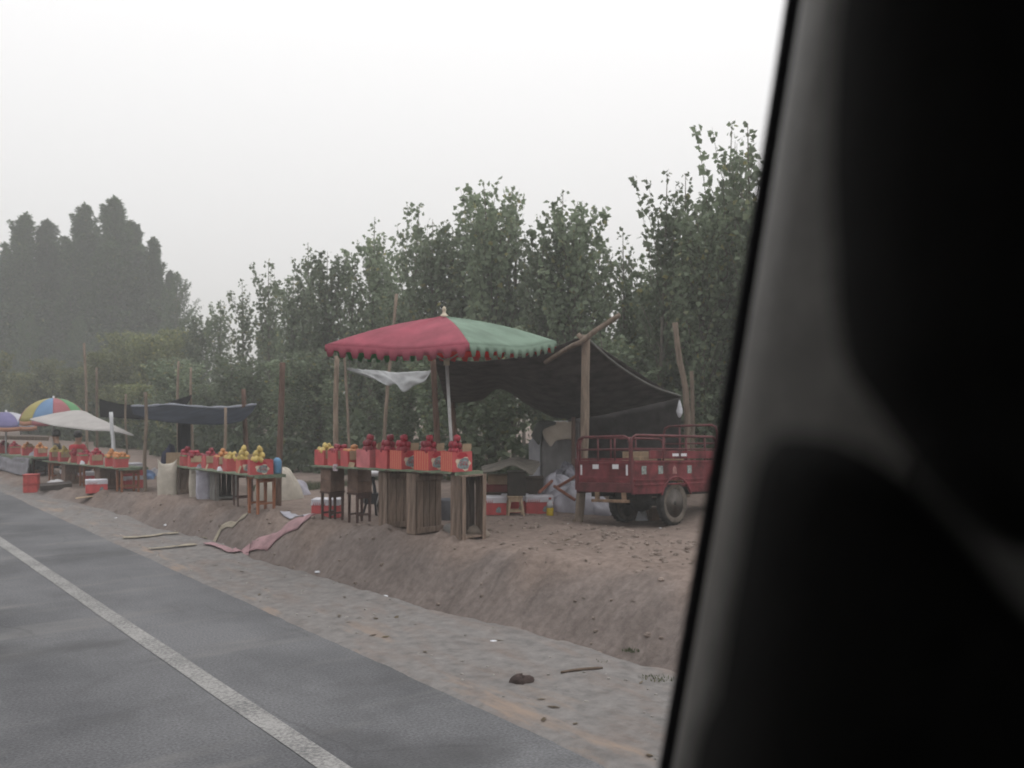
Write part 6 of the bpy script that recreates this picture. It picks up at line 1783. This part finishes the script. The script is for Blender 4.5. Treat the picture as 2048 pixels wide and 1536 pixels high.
# ------------------------------------------------------------------ people, seated behind the far tables
skin_m = mat('skin', (.26, .15, .10), .6, .08, 8); hair_m = mat('black_hair', (.012, .011, .011), .5, .1, 30)
def skin_obj(name, verts, edges, radii, m, parent, levels=1):
    me = bpy.data.meshes.new(name); me.from_pydata([tuple(v) for v in verts], edges, []); me.materials.append(m)
    o = bpy.data.objects.new(name, me); C.objects.link(o); o.parent = parent
    sk = o.modifiers.new('skin', 'SKIN'); sk.use_smooth_shade = True
    for i, r_ in enumerate(radii):
        me.skin_vertices[0].data[i].radius = (r_ if isinstance(r_, tuple) else (r_, r_))
    me.skin_vertices[0].data[0].use_root = True
    ss = o.modifiers.new('sub', 'SUBSURF'); ss.levels = levels; ss.render_levels = levels
    return o
def skin_layer(me):
    if not me.skin_vertices: me.skin_vertices.new()
def person(label, loc, yaw, top_m, leg_m, seat=.36):
    """seated figure facing local -y, hands on the thighs"""
    root = thing('person', label, 'person', loc, yaw, None)
    hs = seat + .09
    J = {'pelvis': (0, .02, hs), 'waist': (0, .03, hs + .18), 'chest': (0, .02, hs + .36), 'neck': (0, .0, hs + .50), 'head0': (0, -.015, hs + .575), 'head1': (0, -.02, hs + .70)}
    verts = [J[k] for k in ('pelvis', 'waist', 'chest', 'neck', 'head0', 'head1')]; edges = [(0, 1), (1, 2), (2, 3), (3, 4), (4, 5)]
    rad = [(.145, .11), (.135, .10), (.16, .105), (.052, .055), (.068, .08), (.07, .082)]
    cl_v, cl_e, cl_r = [verts[0], verts[1], verts[2], (0, .005, hs + .46)], [(0, 1), (1, 2), (2, 3)], [(.155, .12), (.145, .11), (.17, .115), (.075, .07)]
    lg_v, lg_e, lg_r = [verts[0]], [], [(.15, .115)]
    for sg in (-1, 1):
        o_ = len(verts)
        verts += [(sg * .17, .02, hs + .41), (sg * .24, -.06, hs + .17), (sg * .15, -.27, hs + .09), (sg * .12, -.35, hs + .085)]
        edges += [(2, o_), (o_, o_ + 1), (o_ + 1, o_ + 2), (o_ + 2, o_ + 3)]; rad += [.06, .044, .033, .026]
        c_ = len(cl_v)
        cl_v += [(sg * .17, .02, hs + .41), (sg * .24, -.06, hs + .17), (sg * .16, -.24, hs + .095)]; cl_e += [(2, c_), (c_, c_ + 1), (c_ + 1, c_ + 2)]; cl_r += [.07, .056, .048]
        o_ = len(verts)
        verts += [(sg * .09, -.05, hs), (sg * .12, -.40, hs + .0), (sg * .12, -.40, .08), (sg * .13, -.52, .035)]
        edges += [(0, o_), (o_, o_ + 1), (o_ + 1, o_ + 2), (o_ + 2, o_ + 3)]; rad += [.085, .058, .042, .035]
        c_ = len(lg_v)
        lg_v += [(sg * .09, -.05, hs), (sg * .12, -.40, hs), (sg * .12, -.40, .12)]; lg_e += [(0, c_), (c_, c_ + 1), (c_ + 1, c_ + 2)]; lg_r += [.095, .07, .062]
        for q in range(5):                                     # fingers, curled on the thigh
            o_ = len(verts)
            hx = sg * .12 + sg * (-.03 + .015 * q) * -1
            ln = [.05, .07, .076, .07, .055][q]
            verts += [(hx, -.375 - (0.0 if q else -.02), hs + .08), (hx + (sg * -.012 if q == 0 else 0), -.375 - ln, hs + .062)]
            edges += [(o_ - 0, o_ + 1)]
            base_i = [i for i, v in enumerate(verts) if abs(v[0] - sg * .12) < 1e-6 and abs(v[1] + .35) < 1e-6][0]
            edges += [(base_i, o_)]; rad += [.010, .008]
    def mk(nm, v, e, r_, m):
        me = bpy.data.meshes.new(nm); me.from_pydata([tuple(x) for x in v], e, []); me.materials.append(m)
        o = bpy.data.objects.new(nm, me); C.objects.link(o); o.parent = root
        o.modifiers.new('skin', 'SKIN').use_smooth_shade = True
        for i, q in enumerate(r_):
            me.skin_vertices[0].data[i].radius = q if isinstance(q, tuple) else (q, q)
        me.skin_vertices[0].data[0].use_root = True
        ss = o.modifiers.new('sub', 'SUBSURF'); ss.levels = 1; ss.render_levels = 1
        return o
    mk('body', verts, edges, rad, skin_m)
    mk('top', cl_v, cl_e, cl_r, top_m); mk('trousers', lg_v, lg_e, lg_r, leg_m)
    M = Matrix.Translation((0, .0, hs + .665))
    MB().lathe([(.088, -.05), (.094, 0), (.086, .055), (.055, .095), (.01, .108)], 16, M).build('hair', hair_m, root, smooth=True)
    MB().lathe([(.001, .0), (.012, .006), (.009, .03), (.001, .04)], 8, Matrix.Translation((0, -.098, hs + .60))).build('nose', skin_m, root, smooth=True)
    for sg in (-1, 1):
        MB().box(-.01, .01, -.004, .004, -.004, .004, Matrix.Translation((sg * .03, -.094, hs + .64))).build('eye', hair_m, root)
    MB().box(-.022, .022, -.003, .003, -.004, .004, Matrix.Translation((0, -.09, hs + .575))).build('mouth', mat('lips', (.2, .07, .06), .6), root)
    return root
red_top = mat('bright_red_knit', (.42, .035, .05), .85, .1, 12); dark_top = mat('dark_brown_jacket', (.045, .036, .032), .9, .15, 9); blue_top = mat('dark_blue_shirt', (.05, .06, .13), .9, .15, 9); dark_tr = mat('dark_trousers', (.03, .03, .035), .9)
def seated(label, slabel, px, depth, head_y, top_m, yaw):
    b0 = on_ground(px, depth)
    want = CAM_Z - (head_y - HORIZON) / F_PX * depth - b0.z
    seat = max(.18, want - .09 - .77)
    stool(slabel, b0, yaw, w=.3, d=.26, h=seat, m=stool_d, group='low stools of the vendors')
    person(label, b0 + Vector((0, 0, .001)), yaw, top_m, dark_tr, seat)
seated('person in a bright red top seated behind the third table', 'low stool under the person in red', 156, 22.2, 868, red_top, 1.25)
seated('person in dark brown clothes seated at the far end of the third table', 'low stool under the person in dark brown', 113, 23.0, 873, dark_top, -1.2)
heap('clothes_bundle', 'dark blue bundle of clothes behind the tan board and tall cream sack', 'clothes', on_ground(338, 18.6), .15, .12, .72, mat('dark_blue_clothes', (.05, .055, .10), .9, .15, 7, col2=(.02, .02, .03)), 15, fold=.2, pw=.35)

# ------------------------------------------------------------------ litter along the bank and the shoulder
def strip(name, label, cat, pts, w, m, th=.01, wr=.01, seed=0):
    c = catmull(pts, 20); rows = []
    for i, p in enumerate(c):
        t = (c[min(i + 1, 19)] - c[max(i - 1, 0)]); t.z = 0; t.normalize()
        n = Vector((-t.y, t.x, 0))
        ww = w if not isinstance(w, (list, tuple)) else w[0] + (w[1] - w[0]) * i / 19
        row = []
        for j in range(6):
            q = p + n * ww * (j / 5 - .5)
            s_, d_ = to_sd(q)
            q.z = float(ground_h(s_, d_)) + .014 + wr * (1 + float(vnoise(np.array(i * .6), np.array(j * .8), seed)))
            row.append(q)
        rows.append(row)
    o = MB().grid(rows).build(name, m, smooth=True, solid=th)
    return tag(o, label, cat)
pink_cl = mat('faded_pink_cloth', (.27, .165, .175), .85, .15, 6, .3, 30)
strip('cloth_strip', 'long faded pink cloth trailing down the bank in front of the end stool', 'cloth', [gp(628, 1038), gp(595, 1050), gp(560, 1068), gp(528, 1088), gp(498, 1106)], [.22, .14], pink_cl, .006, .010, 1)
strip('cloth_strip', 'narrow pink end of cloth lying on the shoulder', 'cloth', [gp(492, 1106), gp(470, 1104), gp(440, 1098), gp(414, 1091)], .11, pink_cl, .006, .006, 2)
card_y = mat('yellowed_cardboard', (.255, .225, .175), .9, .12, 8)
strip('cardboard_strip', 'yellowed cardboard strip lying highest on the bank', 'cardboard', [gp(494, 1042), gp(470, 1054), gp(440, 1070), gp(408, 1079)], .065, card_y, .006, .006, 3)
strip('cardboard_strip', 'yellowed cardboard strip farthest down the shoulder', 'cardboard', [gp(357, 1070), gp(330, 1072), gp(285, 1077), gp(246, 1079)], .09, card_y, .006, .006, 4)
strip('cardboard_strip', 'yellowed cardboard strip between the pink cloth and the asphalt', 'cardboard', [gp(392, 1091), gp(360, 1094), gp(330, 1098), gp(298, 1100)], .085, card_y, .006, .006, 5)
strip('plastic_strip', 'dirty white plastic lying at the top of the bank by the pink cloth', 'plastic', [gp(570, 1027), gp(590, 1030), gp(620, 1032), gp(640, 1033)], .14, sheet_w, .006, .008, 6)
for px, py, r_, lab in [(333, 1049, .03, 'white scrap of litter in the middle of the bank below the sacks'), (635, 1146, .025, 'white scrap of litter at the foot of the bank below the pink cloth'), (770, 1193, .018, 'small white scrap at the foot of the bank below the slatted crate'),
                        (1132, 1049, .025, 'white scrap on the earth in front of the tent post'), (1321, 1054, .022, 'white scrap on the earth in front of the tricycle wheel'), (233, 1036, .022, 'pale scrap low on the bank near the far stalls'), (988, 1285, .02, 'pale scrap at the foot of the bank below the open crate')]:
    b0 = gp(px, py); s_, d_ = to_sd(b0); b0.z = float(ground_h(s_, d_)) + .01
    heap('litter_scrap', lab, 'litter', b0, r_ * 1.5, r_, r_ * .7, bag_m, int(px), group='scraps of litter', n=12, k=6)
b0 = gp(1045, 1366); s_, d_ = to_sd(b0); b0.z = float(ground_h(s_, d_))
heap('clod', 'dark reddish clod lying alone on the gravel shoulder', 'clod', b0, .085, .045, .065, mat('dark_clod', (.06, .042, .038), .95, .2, 12, .5, 40), 6, n=18, k=8, fold=.35, yaw=.35)
o = MB().tube(catmull([gp(1122, 1350) + Vector((0, 0, .02)), gp(1160, 1346) + Vector((0, 0, .025)), gp(1205, 1341) + Vector((0, 0, .02))], 8), [.008, .009, .01, .011, .011, .011, .01, .007], 7).build('stick', mat('dry_stick', (.11, .08, .06), .9, .2, 10), smooth=True)
tag(o, 'dry stick lying at the foot of the bank near the dark clod', 'stick')
for o in list(scene.objects):
    if o.name == 'beam':
        tag(o, 'pale wooden beam resting high behind the farthest table', 'beam')
